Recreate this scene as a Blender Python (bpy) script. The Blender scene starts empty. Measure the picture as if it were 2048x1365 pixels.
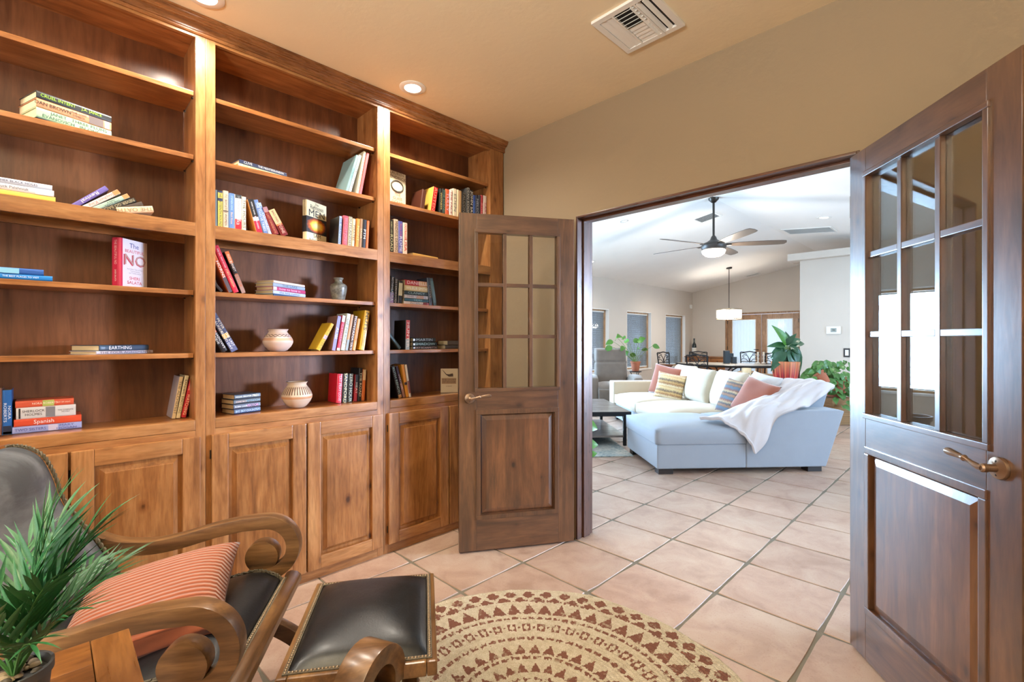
import bpy, bmesh, math, random
from mathutils import Vector, Matrix
from math import sin, cos, pi, radians, sqrt, atan2
R_ = random.Random(7)
S = bpy.context.scene
COL = S.collection

# ---------------------------------------------------------------- camera
cam_d = bpy.data.cameras.new('camera')
cam = bpy.data.objects.new('camera', cam_d)
COL.objects.link(cam)
cam.location = (0, 0, 1.27)
cam.rotation_euler = (pi/2, 0, radians(45.3))
cam_d.sensor_width = 36
cam_d.lens = 940/2048*36
cam_d.shift_y = -0.0005
cam_d.clip_start = 0.03
cam_d.clip_end = 200
S.camera = cam

# ---------------------------------------------------------------- world, exposure
S.view_settings.view_transform = 'Standard'
S.view_settings.look = 'None'
S.view_settings.gamma = 1
S.view_settings.use_curve_mapping = False
S.view_settings.exposure = 0.56
w = bpy.data.worlds.new('sky')
S.world = w
w.use_nodes = True
bg = w.node_tree.nodes['Background']
bg.inputs[0].default_value = (0.72, 0.86, 1.0, 1)
bg.inputs[1].default_value = 1.1
try:
    S.cycles.max_bounces = 8
    S.cycles.adaptive_threshold = 0.03
    S.cycles.diffuse_bounces = 4
    S.cycles.glossy_bounces = 4
    S.cycles.transparent_max_bounces = 12
    S.cycles.sample_clamp_indirect = 6
    S.cycles.caustics_reflective = False
    S.cycles.caustics_refractive = False
    S.cycles.use_light_tree = True
except Exception:
    pass

def area_light(name, loc, direction, sx, sy, power, color, spread=180):
    d = bpy.data.lights.new(name, 'AREA')
    d.shape = 'RECTANGLE'; d.size = sx; d.size_y = sy
    d.energy = power; d.color = color; d.spread = radians(spread)
    o = bpy.data.objects.new(name, d); COL.objects.link(o)
    o.location = loc
    o.rotation_euler = Vector(direction).to_track_quat('-Z', 'Y').to_euler()
    return o

def spot_light(name, loc, power, color, size=130, blend=0.6, radius=0.035):
    d = bpy.data.lights.new(name, 'SPOT')
    d.energy = power; d.color = color; d.spot_size = radians(size); d.spot_blend = blend
    d.shadow_soft_size = radius
    o = bpy.data.objects.new(name, d); COL.objects.link(o)
    o.location = loc
    return o
def point_light(name, loc, power, color, radius=0.05):
    d = bpy.data.lights.new(name, 'POINT')
    d.energy = power; d.color = color; d.shadow_soft_size = radius
    o = bpy.data.objects.new(name, d); COL.objects.link(o)
    o.location = loc
    return o

WARM = (1.0, 0.91, 0.78)
SOFT = (1.0, 0.90, 0.78)
DAY = (0.45, 0.70, 1.0)
CANS = [(-2.33, 1.50), (-2.33, 0.474), (-2.33, -0.55), (-0.75, -0.55)]
GCANS = [(-0.55, 6.1), (-0.55, 9.2), (-5.2, 6.2), (-5.2, 8.6), (-5.2, 11.2), (1.6, 4.0), (1.6, 8.0)]
# daylight through the living room's patio doors, the study's own window and the row of west windows
area_light('patio_daylight', (3.62, 6.6, 1.35), (-1, -0.1, -0.06), 4.6, 2.2, 250, DAY)
area_light('study_window_daylight', (-0.35, -2.2, 1.5), (0, 1, -0.02), 2.3, 1.5, 34, (1.0, .97, .92))
for i, yy in enumerate((4.55, 6.9, 8.9, 10.95, 12.97)):
    area_light('window_daylight', (-6.66, yy, 1.27), (1, 0, 0), 1.15, 1.4, 420 if i < 1 else (200 if i < 2 else 14), DAY)
area_light('garden_door_daylight', (-4.4, 14.5, 1.1), (0, -1, 0), 1.6, 1.9, 16, DAY)
for (x, y) in CANS:
    spot_light('ceiling_spot', (x, y, 2.715), 62 if x < -2 else 20, WARM, 160, 0.9, 0.04)
# low light thrown back off the patio through the doors onto the shelves
area_light('patio_glare', (3.6, 7.35, 1.45), (-6.3, -6.1, -.12), 1.1, .9, 32, (.62, .74, 1.0), 30)
# added uplight, unseen behind the camera, to brighten the study ceiling
area_light('added_ceiling_uplight', (-.2, -1.3, 1.84), (0.0, .15, 1), .3, .3, 120, (1.0, .97, .90), 170)
# ---------------------------------------------------------------- projection helpers (photo measure -> place in the room)
FX, FY, RX, RY = -.7108, .7034, .7034, .7108
def ray(px, py=681.5):
    u = (px-1024)/940
    return FX+u*RX, FY+u*RY, (681.5-py)/940
def on_x(px, py, X):
    d = ray(px, py); t = X/d[0]
    return Vector((X, t*d[1], 1.27+t*d[2]))
def on_y(px, py, Y):
    d = ray(px, py); t = Y/d[1]
    return Vector((t*d[0], Y, 1.27+t*d[2]))
def on_z(px, py, Z):
    d = ray(px, py); t = (Z-1.27)/d[2]
    return Vector((t*d[0], t*d[1], Z))
def at_t(px, py, t):
    d = ray(px, py)
    return Vector((t*d[0], t*d[1], 1.27+t*d[2]))

# ---------------------------------------------------------------- node materials
def s2l(c):
    return tuple((v/12.92 if v <= .04045 else ((v+.055)/1.055)**2.4) for v in [k/255 for k in c])+(1,)
MATS = {}
class NT:
    def __init__(s, name):
        s.m = bpy.data.materials.new(name); s.m.use_nodes = True
        s.t = s.m.node_tree; s.b = s.t.nodes['Principled BSDF']; s.out = s.t.nodes['Material Output']
    def n(s, typ, **k):
        o = s.t.nodes.new(typ)
        for a, v in k.items(): setattr(o, a, v)
        return o
    def l(s, a, b): s.t.links.new(a, b)
    def coords(s, scale=(1, 1, 1), rnd=True, kind='Object'):
        tc = s.n('ShaderNodeTexCoord'); mp = s.n('ShaderNodeMapping')
        mp.inputs['Scale'].default_value = scale
        s.l(tc.outputs[kind], mp.inputs[0])
        if rnd:
            oi = s.n('ShaderNodeObjectInfo'); mu = s.n('ShaderNodeMath', operation='MULTIPLY')
            mu.inputs[1].default_value = 37.0; s.l(oi.outputs['Random'], mu.inputs[0])
            s.l(mu.outputs[0], mp.inputs['Location'])
        return mp.outputs[0]
    def noise(s, vec, scale, detail=3, rough=.55, dist=0):
        o = s.n('ShaderNodeTexNoise'); o.inputs['Scale'].default_value = scale
        o.inputs['Detail'].default_value = detail; o.inputs['Roughness'].default_value = rough
        o.inputs['Distortion'].default_value = dist
        if vec is not None: s.l(vec, o.inputs['Vector'])
        return o.outputs['Fac']
    def ramp(s, fac, stops):
        o = s.n('ShaderNodeValToRGB'); e = o.color_ramp.elements
        while len(e) < len(stops): e.new(.5)
        for el, (p, c) in zip(e, stops): el.position = p; el.color = c
        s.l(fac, o.inputs[0]); return o.outputs[0]
    def mix(s, fac, a, b, blend='MIX'):
        o = s.n('ShaderNodeMix', data_type='RGBA', blend_type=blend)
        for sock, v in ((o.inputs[0], fac), (o.inputs[6], a), (o.inputs[7], b)):
            if isinstance(v, (int, float, tuple)): sock.default_value = v
            else: s.l(v, sock)
        return o.outputs[2]
    def math(s, op, a, b=0.0, c=None):
        o = s.n('ShaderNodeMath', operation=op)
        for i, v in enumerate((a, b) + ((c,) if c is not None else ())):
            if isinstance(v, (int, float)): o.inputs[i].default_value = v
            else: s.l(v, o.inputs[i])
        return o.outputs[0]
    def bump(s, h, strength=.3, dist=.01):
        o = s.n('ShaderNodeBump'); o.inputs['Strength'].default_value = strength
        o.inputs['Distance'].default_value = dist; s.l(h, o.inputs['Height'])
        s.l(o.outputs[0], s.b.inputs['Normal'])
    def set(s, **k):
        for a, v in k.items():
            sock = s.b.inputs[a.replace('_', ' ')]
            if isinstance(v, (int, float, tuple)): sock.default_value = v
            else: s.l(v, sock)

def flat(name, rgb, rough=.6, metal=0, spec=.5, coat=0, sheen=0, bump=0, bscale=60, var=0):
    if name in MATS: return MATS[name]
    t = NT(name); c = s2l(rgb) if max(rgb) > 1.01 else tuple(rgb)+(1,)
    t.set(Base_Color=c, Roughness=rough, Metallic=metal, Specular_IOR_Level=spec, Coat_Weight=coat, Sheen_Weight=sheen)
    if bump or var:
        v = t.coords(); nz = t.noise(v, bscale, 4)
        if bump: t.bump(nz, bump, .004)
        if var:
            n2 = t.noise(v, bscale*.08, 3)
            t.set(Base_Color=t.mix(n2, tuple(x*(1-var) for x in c[:3])+(1,), tuple(min(1, x*(1+var)) for x in c[:3])+(1,)))
    MATS[name] = t.m
    return t.m

def wood(name, dark, mid, light, axis='z', rough=.38, coat=.25, knots=.5, scale=1.0, blotch=.35, cior=1.5, planks=None):
    if name in MATS: return MATS[name]
    t = NT(name)
    a = {'x': (.12, 1, 1), 'y': (1, .12, 1), 'z': (1, 1, .12)}[axis]
    v = t.coords(tuple(k*scale for k in a))
    g1 = t.noise(v, 14, 4, .6, 1.2)
    g2 = t.noise(v, 90, 3, .6, .4)
    v2 = t.coords((scale,)*3); bl = t.noise(v2, 3.2, 3, .5, .8)
    d, m_, l_ = s2l(dark), s2l(mid), s2l(light)
    c = t.ramp(g1, [(.25, d), (.48, m_), (.75, l_)])
    fine = t.ramp(g2, [(.36, (.60, .55, .50, 1)), (.58, (1, 1, 1, 1))])
    c = t.mix(.55, c, fine, 'MULTIPLY')
    blr = t.ramp(bl, [(.3, (1-blotch, 1-blotch*1.1, 1-blotch*1.2, 1)), (.65, (1.0, 1.0, 1.0, 1))])
    c = t.mix(.9, c, blr, 'MULTIPLY')
    if knots:
        # small dark knots laid out over the face of the board
        sv = t.n('ShaderNodeSeparateXYZ'); t.l(t.coords((scale,)*3), sv.inputs[0])
        u_ = t.math('ADD', sv.outputs[0], sv.outputs[1]) if axis == 'z' else sv.outputs['xyz'.index(axis)]
        w_ = sv.outputs[2]
        if axis == 'z': w_ = t.math('MULTIPLY', w_, .6)
        else: u_ = t.math('MULTIPLY', u_, .6)
        cb = t.n('ShaderNodeCombineXYZ'); t.l(u_, cb.inputs[0]); t.l(w_, cb.inputs[1])
        vo = t.n('ShaderNodeTexVoronoi', voronoi_dimensions='2D'); vo.inputs['Scale'].default_value = 6.0; t.l(cb.outputs[0], vo.inputs['Vector'])
        sc = t.n('ShaderNodeSeparateColor'); t.l(vo.outputs['Color'], sc.inputs[0])
        jit = t.math('ADD', t.math('ADD', vo.outputs['Distance'], t.math('MULTIPLY', t.noise(cb.outputs[0], 60, 2), .05)), t.math('ADD', t.math('MULTIPLY', t.math('LESS_THAN', sc.outputs[0], .55), 1.0), t.math('MULTIPLY', sc.outputs[1], .05)))
        k = t.ramp(jit, [(.06, (.12, .08, .06, 1)), (.085, (.36, .27, .20, 1)), (.11, (.66, .56, .47, 1)), (.19, (1, 1, 1, 1))])
        c = t.mix(min(1, knots*1.25), c, k, 'MULTIPLY')
    if planks:
        tc_ = t.n('ShaderNodeTexCoord'); sx_ = t.n('ShaderNodeSeparateXYZ'); t.l(tc_.outputs['Object'], sx_.inputs[0])
        wn = t.n('ShaderNodeTexWhiteNoise', noise_dimensions='1D')
        t.l(t.math('FLOOR', t.math('DIVIDE', t.math('ADD', sx_.outputs['xyz'.index(planks[0])], 7.03), planks[1])), wn.inputs['W'])
        c = t.mix(planks[2], c, t.ramp(wn.outputs['Value'], [(0, (.62, .58, .56, 1)), (.5, (.95, .92, .9, 1)), (1, (1.15, 1.12, 1.1, 1))]), 'MULTIPLY')
    t.set(Base_Color=c, Roughness=t.math('ADD', rough-.08, t.math('MULTIPLY', g2, .16)), Coat_Weight=coat, Coat_Roughness=.22 if cior < 1.6 else .36, Coat_IOR=cior, Specular_IOR_Level=.45)
    t.bump(g2, .12, .002)
    MATS[name] = t.m
    return t.m

# ---------------------------------------------------------------- mesh builder
class MB:
    def __init__(s): s.v = []; s.f = []; s.m = []; s.cur = 0; s.M = None
    def add(s, vs, fs):
        b = len(s.v)
        if s.M is not None: vs = [s.M @ Vector(p) for p in vs]
        s.v += [tuple(p) for p in vs]
        s.f += [tuple(i+b for i in f) for f in fs]; s.m += [s.cur]*len(fs)
        return s
    def box(s, x0, y0, z0, x1, y1, z1):
        v = [(x0, y0, z0), (x1, y0, z0), (x1, y1, z0), (x0, y1, z0), (x0, y0, z1), (x1, y0, z1), (x1, y1, z1), (x0, y1, z1)]
        return s.add(v, [(0, 3, 2, 1), (4, 5, 6, 7), (0, 1, 5, 4), (1, 2, 6, 5), (2, 3, 7, 6), (3, 0, 4, 7)])
    def prism(s, poly, a, b, axis='z'):
        """extrude a 2-D polygon between a and b along axis (poly in the other two axes, in order)"""
        def P(u, w, h): return {'x': (h, u, w), 'y': (u, h, w), 'z': (u, w, h)}[axis]
        n = len(poly); v = [P(u, w, a) for u, w in poly]+[P(u, w, b) for u, w in poly]
        f = [tuple(range(n))[::-1], tuple(range(n, 2*n))]+[(i, (i+1) % n, n+(i+1) % n, n+i) for i in range(n)]
        return s.add(v, f)
    def lathe(s, prof, n=24, c=(0, 0, 0), cap=True):
        v = []; f = []
        for r, z in prof:
            for k in range(n):
                a = 2*pi*k/n; v.append((c[0]+r*cos(a), c[1]+r*sin(a), c[2]+z))
        for i in range(len(prof)-1):
            for k in range(n): f.append((i*n+k, i*n+(k+1) % n, (i+1)*n+(k+1) % n, (i+1)*n+k))
        if cap:
            f.append(tuple(range(n))[::-1]); b = (len(prof)-1)*n; f.append(tuple(range(b, b+n)))
        return s.add(v, f)
    def tube(s, path, r, n=8, cap=True):
        path = [Vector(p) for p in path]; N = len(path); v = []; f = []
        rs = r if isinstance(r, (list, tuple)) else [r]*N
        up = None
        for i, p in enumerate(path):
            d = (path[min(i+1, N-1)]-path[max(i-1, 0)])
            if d.length < 1e-9: d = Vector((0, 0, 1))
            d.normalize()
            if up is None:
                up = d.orthogonal().normalized()
            else:
                up = (up-d*up.dot(d))
                up = up.normalized() if up.length > 1e-6 else d.orthogonal().normalized()
            sd = d.cross(up)
            for k in range(n):
                a = 2*pi*k/n; v.append(p+(up*cos(a)+sd*sin(a))*rs[i])
        for i in range(N-1):
            for k in range(n): f.append((i*n+k, i*n+(k+1) % n, (i+1)*n+(k+1) % n, (i+1)*n+k))
        if cap: f.append(tuple(range(n))[::-1]); f.append(tuple(range((N-1)*n, N*n)))
        return s.add(v, f)
    def band(s, path, th, s0, s1, plane='yz'):
        """a flat band following a 2-D centre line, thick th (number or list), wide from s0 to s1 on the third axis"""
        N = len(path); ths = th if isinstance(th, (list, tuple)) else [th]*N
        L = []; Rr = []
        for i, (a, b) in enumerate(path):
            p0 = path[max(i-1, 0)]; p1 = path[min(i+1, N-1)]
            dx, dy = p1[0]-p0[0], p1[1]-p0[1]; q = sqrt(dx*dx+dy*dy) or 1
            nx, ny = -dy/q*ths[i]/2, dx/q*ths[i]/2
            L.append((a+nx, b+ny)); Rr.append((a-nx, b-ny))
        def P(u, w, h): return (h, u, w) if plane == 'yz' else (u, h, w)
        v = []
        for i in range(N):
            v += [P(*L[i], s0), P(*L[i], s1), P(*Rr[i], s1), P(*Rr[i], s0)]
        f = []
        for i in range(N-1):
            for k in range(4): f.append((4*i+k, 4*i+(k+1) % 4, 4*i+4+(k+1) % 4, 4*i+4+k))
        f += [(3, 2, 1, 0), (4*N-4, 4*N-3, 4*N-2, 4*N-1)]
        return s.add(v, f)
    def grid(s, fn, nu, nv, closed_u=False):
        v = [fn(i/(nu if closed_u else nu), j/nv) for i in range(nu+(0 if closed_u else 1)) for j in range(nv+1)]
        NU = nu if closed_u else nu+1; f = []
        for i in range(nu):
            a = i; b = (i+1) % NU
            for j in range(nv): f.append((a*(nv+1)+j, b*(nv+1)+j, b*(nv+1)+j+1, a*(nv+1)+j+1))
        return s.add(v, f)
    def mesh(s, name, mats, bevel=0, smooth=False, seg=2, angle=None):
        me = bpy.data.meshes.new(name); me.from_pydata(s.v, [], s.f)
        for m in (mats if isinstance(mats, (list, tuple)) else [mats]): me.materials.append(m)
        me.polygons.foreach_set('material_index', s.m)
        bm = bmesh.new(); bm.from_mesh(me)
        bmesh.ops.recalc_face_normals(bm, faces=bm.faces)
        if bevel:
            ed = [e for e in bm.edges if len(e.link_faces) == 2 and e.calc_face_angle(0) > .6]
            bmesh.ops.bevel(bm, geom=ed, offset=bevel, segments=seg, affect='EDGES', profile=.7, clamp_overlap=True)
        bm.to_mesh(me); bm.free()
        if smooth:
            me.polygons.foreach_set('use_smooth', [True]*len(me.polygons))
            try: me.set_sharp_from_angle(angle=angle or radians(40))
            except Exception: pass
        me.update()
        return me
    def build(s, name, mats, parent=None, bevel=0, smooth=False, seg=2, angle=None, local=False, label=None):
        o = bpy.data.objects.new(name, s.mesh(name, mats, bevel, smooth, seg, angle)); COL.objects.link(o)
        if parent is not None: attach(o, parent, local)
        if label: o['label'] = label
        return o

WM = {}
def wmat(o):
    """world matrix worked out by hand (nothing is evaluated yet)"""
    m = Matrix.LocRotScale(o.location, o.rotation_euler, o.scale)
    return (wmat(o.parent) @ o.matrix_parent_inverse @ m) if o.parent else m
def attach(o, parent, local=False):
    o.parent = parent
    if not local: o.matrix_parent_inverse = wmat(parent).inverted()
def tag(o, label=None, cat=None, group=None, kind=None):
    if label: o['label'] = label
    if cat: o['category'] = cat
    if group: o['group'] = group
    if kind: o['kind'] = kind
    return o
def empty(name, loc=(0, 0, 0), rz=0, label=None, cat=None, group=None, kind=None):
    o = bpy.data.objects.new(name, None); COL.objects.link(o)
    o.location = loc; o.rotation_euler = (0, 0, rz); o.empty_display_size = .05
    return tag(o, label, cat, group, kind)
def kids(o): return [c for c in bpy.data.objects if c.parent == o]
def copy_tree(o, parent=None):
    c = o.copy(); COL.objects.link(c); c.parent = parent
    for ch in kids(o): copy_tree(ch, c)
    return c
def link_copy(src, name, parent, loc=(0, 0, 0), rot=(0, 0, 0), scale=(1, 1, 1)):
    o = bpy.data.objects.new(name, src if isinstance(src, bpy.types.Mesh) else src.data); COL.objects.link(o)
    if parent is not None: o.parent = parent
    o.location = loc; o.rotation_euler = rot; o.scale = scale
    return o
TEXTS = []
def text(s, size, mat, parent, loc, rot, name='title', align='CENTER', fit=None, ext=0.0):
    """flat lettering; fit = widest allowed length, the letters are squeezed to it"""
    c = bpy.data.curves.new(name, 'FONT'); c.body = s; c.size = size; c.align_x = align; c.align_y = 'CENTER'
    c.resolution_u = 2; c.extrude = ext; c.fill_mode = 'FRONT' if not ext else 'BOTH'
    c.materials.append(mat)
    o = bpy.data.objects.new(name, c); COL.objects.link(o); TEXTS.append(o)
    if parent is not None: o.parent = parent
    if isinstance(rot, Matrix): o.rotation_euler = rot.to_euler()
    else: o.rotation_euler = rot
    o.location = loc
    if fit:
        est = max(len(l) for l in s.split('\n'))*size*.53
        k = min(1.6, fit/est); o.scale = (k, 1, 1)
    return o
# ---------------------------------------------------------------- materials
M = {}
def plaster(name, rgb, rough=.85, b=.12, var=.04):
    t = NT(name); c = s2l(rgb)
    v = t.coords(rnd=False)
    n1 = t.noise(v, 9, 4, .6); n2 = t.noise(v, 55, 3, .6); n3 = t.noise(v, 1.6, 2)
    t.set(Base_Color=t.mix(n3, tuple(x*(1-var) for x in c[:3])+(1,), tuple(min(1, x*(1+var)) for x in c[:3])+(1,)), Roughness=rough, Specular_IOR_Level=.3)
    t.bump(t.math('ADD', t.ramp(n1, [(.45, (0, 0, 0, 1)), (.62, (1, 1, 1, 1))]), t.math('MULTIPLY', n2, .5)), b, .006)
    return t.m
M['wall'] = plaster('tan_plaster', (156, 139, 114))
M['wall_g'] = plaster('greige_plaster', (212, 203, 192))
M['ceil'] = plaster('tan_ceiling_paint', (236, 219, 186), b=.08)
M['ceil_g'] = plaster('white_ceiling_paint', (246, 243, 238), b=.08)
M['white'] = flat('white_enamel', (238, 236, 230), .35)
M['whitep'] = flat('white_paint', (242, 240, 235), .6)
M['dark'] = flat('dark_void', (38, 34, 32), .9)
M['black'] = flat('black_metal', (28, 28, 30), .42, metal=.3)
M['case'] = wood('alder_case', (128, 80, 42), (170, 115, 66), (192, 140, 88), 'z', .34, .3, .45)
M['case_y'] = wood('alder_case_y', (128, 80, 42), (168, 113, 64), (192, 140, 88), 'y', .34, .3, .35)
M['shelf'] = wood('alder_shelf', (128, 78, 40), (170, 110, 60), (192, 136, 84), 'y', .32, .35, .15)
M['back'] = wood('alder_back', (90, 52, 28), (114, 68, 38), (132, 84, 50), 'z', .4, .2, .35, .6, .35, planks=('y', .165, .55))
M['crown'] = wood('alder_crown', (112, 66, 34), (156, 100, 56), (184, 130, 80), 'y', .28, .45, .3)
M['cpanel'] = wood('alder_panel', (124, 76, 38), (162, 106, 56), (184, 130, 78), 'z', .32, .35, .7, planks=('y', .097, .35))
M['door'] = wood('pine_door', (58, 36, 20), (96, 62, 36), (122, 82, 50), 'z', .2, 1.0, .6, cior=1.75)
M['door_x'] = wood('pine_door_rail', (58, 36, 22), (94, 60, 36), (116, 78, 48), 'x', .2, 1.0, .6, cior=1.75)
M['door_p'] = wood('pine_door_panel', (64, 38, 20), (106, 66, 36), (132, 86, 50), 'z', .2, 1.0, .9, cior=1.75, planks=('x', .083, .8))
M['frame'] = wood('jamb_wood', (52, 30, 22), (84, 50, 36), (104, 66, 48), 'z', .3, .4, .2)
M['frame_x'] = wood('head_wood', (60, 34, 22), (98, 58, 38), (118, 74, 50), 'x', .3, .4, .2)
M['winwood'] = wood('window_frame_wood', (170, 130, 92), (198, 160, 122), (214, 180, 144), 'z', .5, .1, 0)
M['fdoor'] = wood('garden_door_wood', (140, 100, 68), (174, 134, 98), (192, 154, 118), 'z', .4, .2, .2)
M['bronze'] = flat('aged_bronze', (150, 124, 102), .32, metal=.85)
M['steel'] = flat('dark_steel', (70, 66, 62), .35, metal=.9)

def glass(name, tint=(1, 1, 1), rough=0.0, gloss=1.0):
    m = bpy.data.materials.new(name); m.use_nodes = True; t = m.node_tree; t.nodes.clear()
    o = t.nodes.new('ShaderNodeOutputMaterial'); mx = t.nodes.new('ShaderNodeMixShader')
    tr = t.nodes.new('ShaderNodeBsdfTransparent'); gl = t.nodes.new('ShaderNodeBsdfGlossy'); fr = t.nodes.new('ShaderNodeFresnel')
    fr.inputs[0].default_value = 1.45; gl.inputs['Roughness'].default_value = rough
    tr.inputs[0].default_value = tuple(tint)+(1,)
    mu = t.nodes.new('ShaderNodeMath'); mu.operation = 'MULTIPLY'; mu.inputs[1].default_value = .6*gloss; mu.use_clamp = True
    t.links.new(fr.outputs[0], mu.inputs[0]); t.links.new(mu.outputs[0], mx.inputs[0])
    t.links.new(tr.outputs[0], mx.inputs[1]); t.links.new(gl.outputs[0], mx.inputs[2]); t.links.new(mx.outputs[0], o.inputs[0])
    return m
M['glass'] = glass('window_glass', (.97, .98, .98))
def emit(name, rgb, strength):
    t = NT(name); t.set(Base_Color=tuple(rgb)+(1,), Emission_Color=tuple(rgb)+(1,), Emission_Strength=strength)
    return t.m
M['led'] = emit('lamp_diffuser', (1.0, .95, .88), 22)
M['led_g'] = emit('lamp_diffuser_cool', (1.0, .96, .9), 7)
def translucent(name, rgb, amt=.5, clear=0.0):
    m = bpy.data.materials.new(name); m.use_nodes = True; t = m.node_tree; t.nodes.clear()
    o = t.nodes.new('ShaderNodeOutputMaterial'); mx = t.nodes.new('ShaderNodeMixShader')
    a = t.nodes.new('ShaderNodeBsdfDiffuse'); b = t.nodes.new('ShaderNodeBsdfTranslucent')
    a.inputs[0].default_value = s2l(rgb); b.inputs[0].default_value = s2l(rgb); mx.inputs[0].default_value = amt
    t.links.new(a.outputs[0], mx.inputs[1]); t.links.new(b.outputs[0], mx.inputs[2]); last = mx
    if clear:
        m2 = t.nodes.new('ShaderNodeMixShader'); tr = t.nodes.new('ShaderNodeBsdfTransparent'); m2.inputs[0].default_value = clear
        t.links.new(mx.outputs[0], m2.inputs[1]); t.links.new(tr.outputs[0], m2.inputs[2]); last = m2
    t.links.new(last.outputs[0], o.inputs[0]); return m
M['blind'] = translucent('blind_slat', (150, 150, 152), .3)
M['sheer'] = translucent('sheer_curtain', (225, 228, 232), .6, .25)

# ---------------------------------------------------------------- the two rooms
STRUCT = 'structure'
YW, YW2 = 2.408, 2.558       # the wall with the double doors
XB = -2.765                  # back of the bookcase
ZC = 2.73
OX0, OX1, OZ = -1.835, -0.385, 2.05
def struct(name, mb, mat, label, bevel=0, **k):
    o = mb.build(name, mat, None, bevel, **k); return tag(o, label, kind=STRUCT)

# ceilings
m = MB().box(-2.95, -2.15, ZC, 1.95, YW, ZC+.1)
struct('ceiling', m, M['ceil'], 'smooth tan ceiling of the study over the bookcase')
def zl(x): return 2.74+.176*(x+6.35)
def zr(x): return 3.362-.1*(x+2.816)
m = MB().prism([(-6.6, zl(-6.6)), (-2.816, 3.362), (-2.816, 3.46), (-6.6, zl(-6.6)+.1)], YW2, 14.3, 'y')
m.prism([(-2.816, 3.362), (3.7, zr(3.7)), (3.7, zr(3.7)+.1), (-2.816, 3.46)], YW2, 14.3, 'y')
struct('ceiling_living', m, M['ceil_g'], 'white vaulted ceiling of the living room with its ridge over the fan')
# walls of the study
struct('wall_west', MB().box(-2.93, -2.15, 0, XB-.025, YW, ZC), M['wall'], 'tan plaster wall hidden behind the bookcase')
struct('wall_south', MB().box(-2.95, -2.15, 0, -1.55, -2.0, ZC).box(.85, -2.15, 0, 1.95, -2.0, ZC).box(-1.55, -2.15, 0, .85, -2.0, .7).box(-1.55, -2.15, 2.3, .85, -2.0, ZC), M['wall'], 'tan plaster wall of the study behind the camera')
struct('wall_east', MB().box(1.8, -2.0, 0, 1.95, YW, ZC), M['wall'], 'tan plaster wall of the study opposite the bookcase')
# wall with the doors (two skins: tan on the study side, greige on the living room side)
for nm, ya, yb, mt, lab, xa, xb in (('wall_north', YW, YW+.075, M['wall'], 'tan textured plaster wall around the double doors', -2.95, 1.95),
                            ('wall_living_south', YW+.075, YW2, M['wall_g'], 'greige living room side of the wall with the double doors', -6.6, 3.7)):
    top = 3.5 if 'living' in nm else 2.83
    m = MB().box(xa, ya, 0, OX0-.013, yb, top).box(OX1+.013, ya, 0, xb, yb, top).box(OX0-.013, ya, OZ+.013, OX1+.013, yb, top)
    struct(nm, m, mt, lab)
# jambs of the opening
fr = empty('doorway_frame', ((OX0+OX1)/2, YW, 0), 0, 'dark stained wooden frame lining the double doorway', None, None, STRUCT)
fr.name = 'trim_1'
for x0, x1 in ((OX0-.013, OX0), (OX1, OX1+.013)):
    s_ = 1 if x0 < -1 else -1
    j = MB().box(x0, YW-.006, 0, x1, YW2+.006, OZ+.013)
    xs = sorted((x0+(.013 if s_ > 0 else 0), x0+(.013 if s_ > 0 else 0)+s_*.012))
    j.box(xs[0], YW+.048, 0, xs[1], YW+.11, OZ)
    j.build('jamb', M['frame'], fr, .003)
MB().box(OX0, YW-.006, OZ, OX1, YW2+.006, OZ+.013).box(OX0, YW+.048, OZ-.014, OX1, YW+.11, OZ).build('head_jamb', M['frame_x'], fr, .003)
# living room walls
YE, XWn, XE = 14.06, -6.35, 3.5
WIN = [(3.75, 5.4), (6.3, 7.52), (8.32, 9.54), (10.34, 11.56), (12.36, 13.58)]
m = MB(); prev = YW2
for a, b in WIN:
    m.box(-6.6, prev, 0, XWn, a, 2.76); m.box(-6.6, a, 0, XWn, b, .52); m.box(-6.6, a, 2.02, XWn, b, 2.76); prev = b
m.box(-6.6, prev, 0, XWn, 14.3, 2.76)
struct('wall_living_west', m, M['wall_g'], 'greige living room wall with a row of deep windows')
m = MB().box(-6.35, YE, 0, -5.37, 14.3, 3.5).box(-3.43, YE, 0, 3.5, 14.3, 3.5).box(-5.37, YE, 2.06, -3.43, 14.3, 3.5)
struct('wall_living_north', m, M['wall_g'], 'pale far wall of the dining area around the garden doors')
m = MB().box(XE, YW2, 0, 3.7, 4.2, 3.4).box(XE, 9.0, 0, 3.7, 14.3, 3.4).box(XE, 4.2, 2.4, 3.7, 9.0, 3.4)
struct('wall_living_east', m, M['wall_g'], 'greige living room wall with the patio opening')
struct('wall_partition', MB().box(-2.67, 10.86, 0, XE, 11.02, 2.9), M['wall_g'], 'greige partition wall carrying the thermostat')
struct('trim_ledge', MB().box(-2.85, 10.68, 2.88, XE, 11.2, 3.02), M['wall_g'], 'greige plaster ledge capping the partition wall', .01)
# outside
struct('ground', MB().box(-30, -20, -.3, 30, 40, -.12), flat('dry_ground', (176, 158, 134), .9), 'dry sandy ground outside the house')

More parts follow.
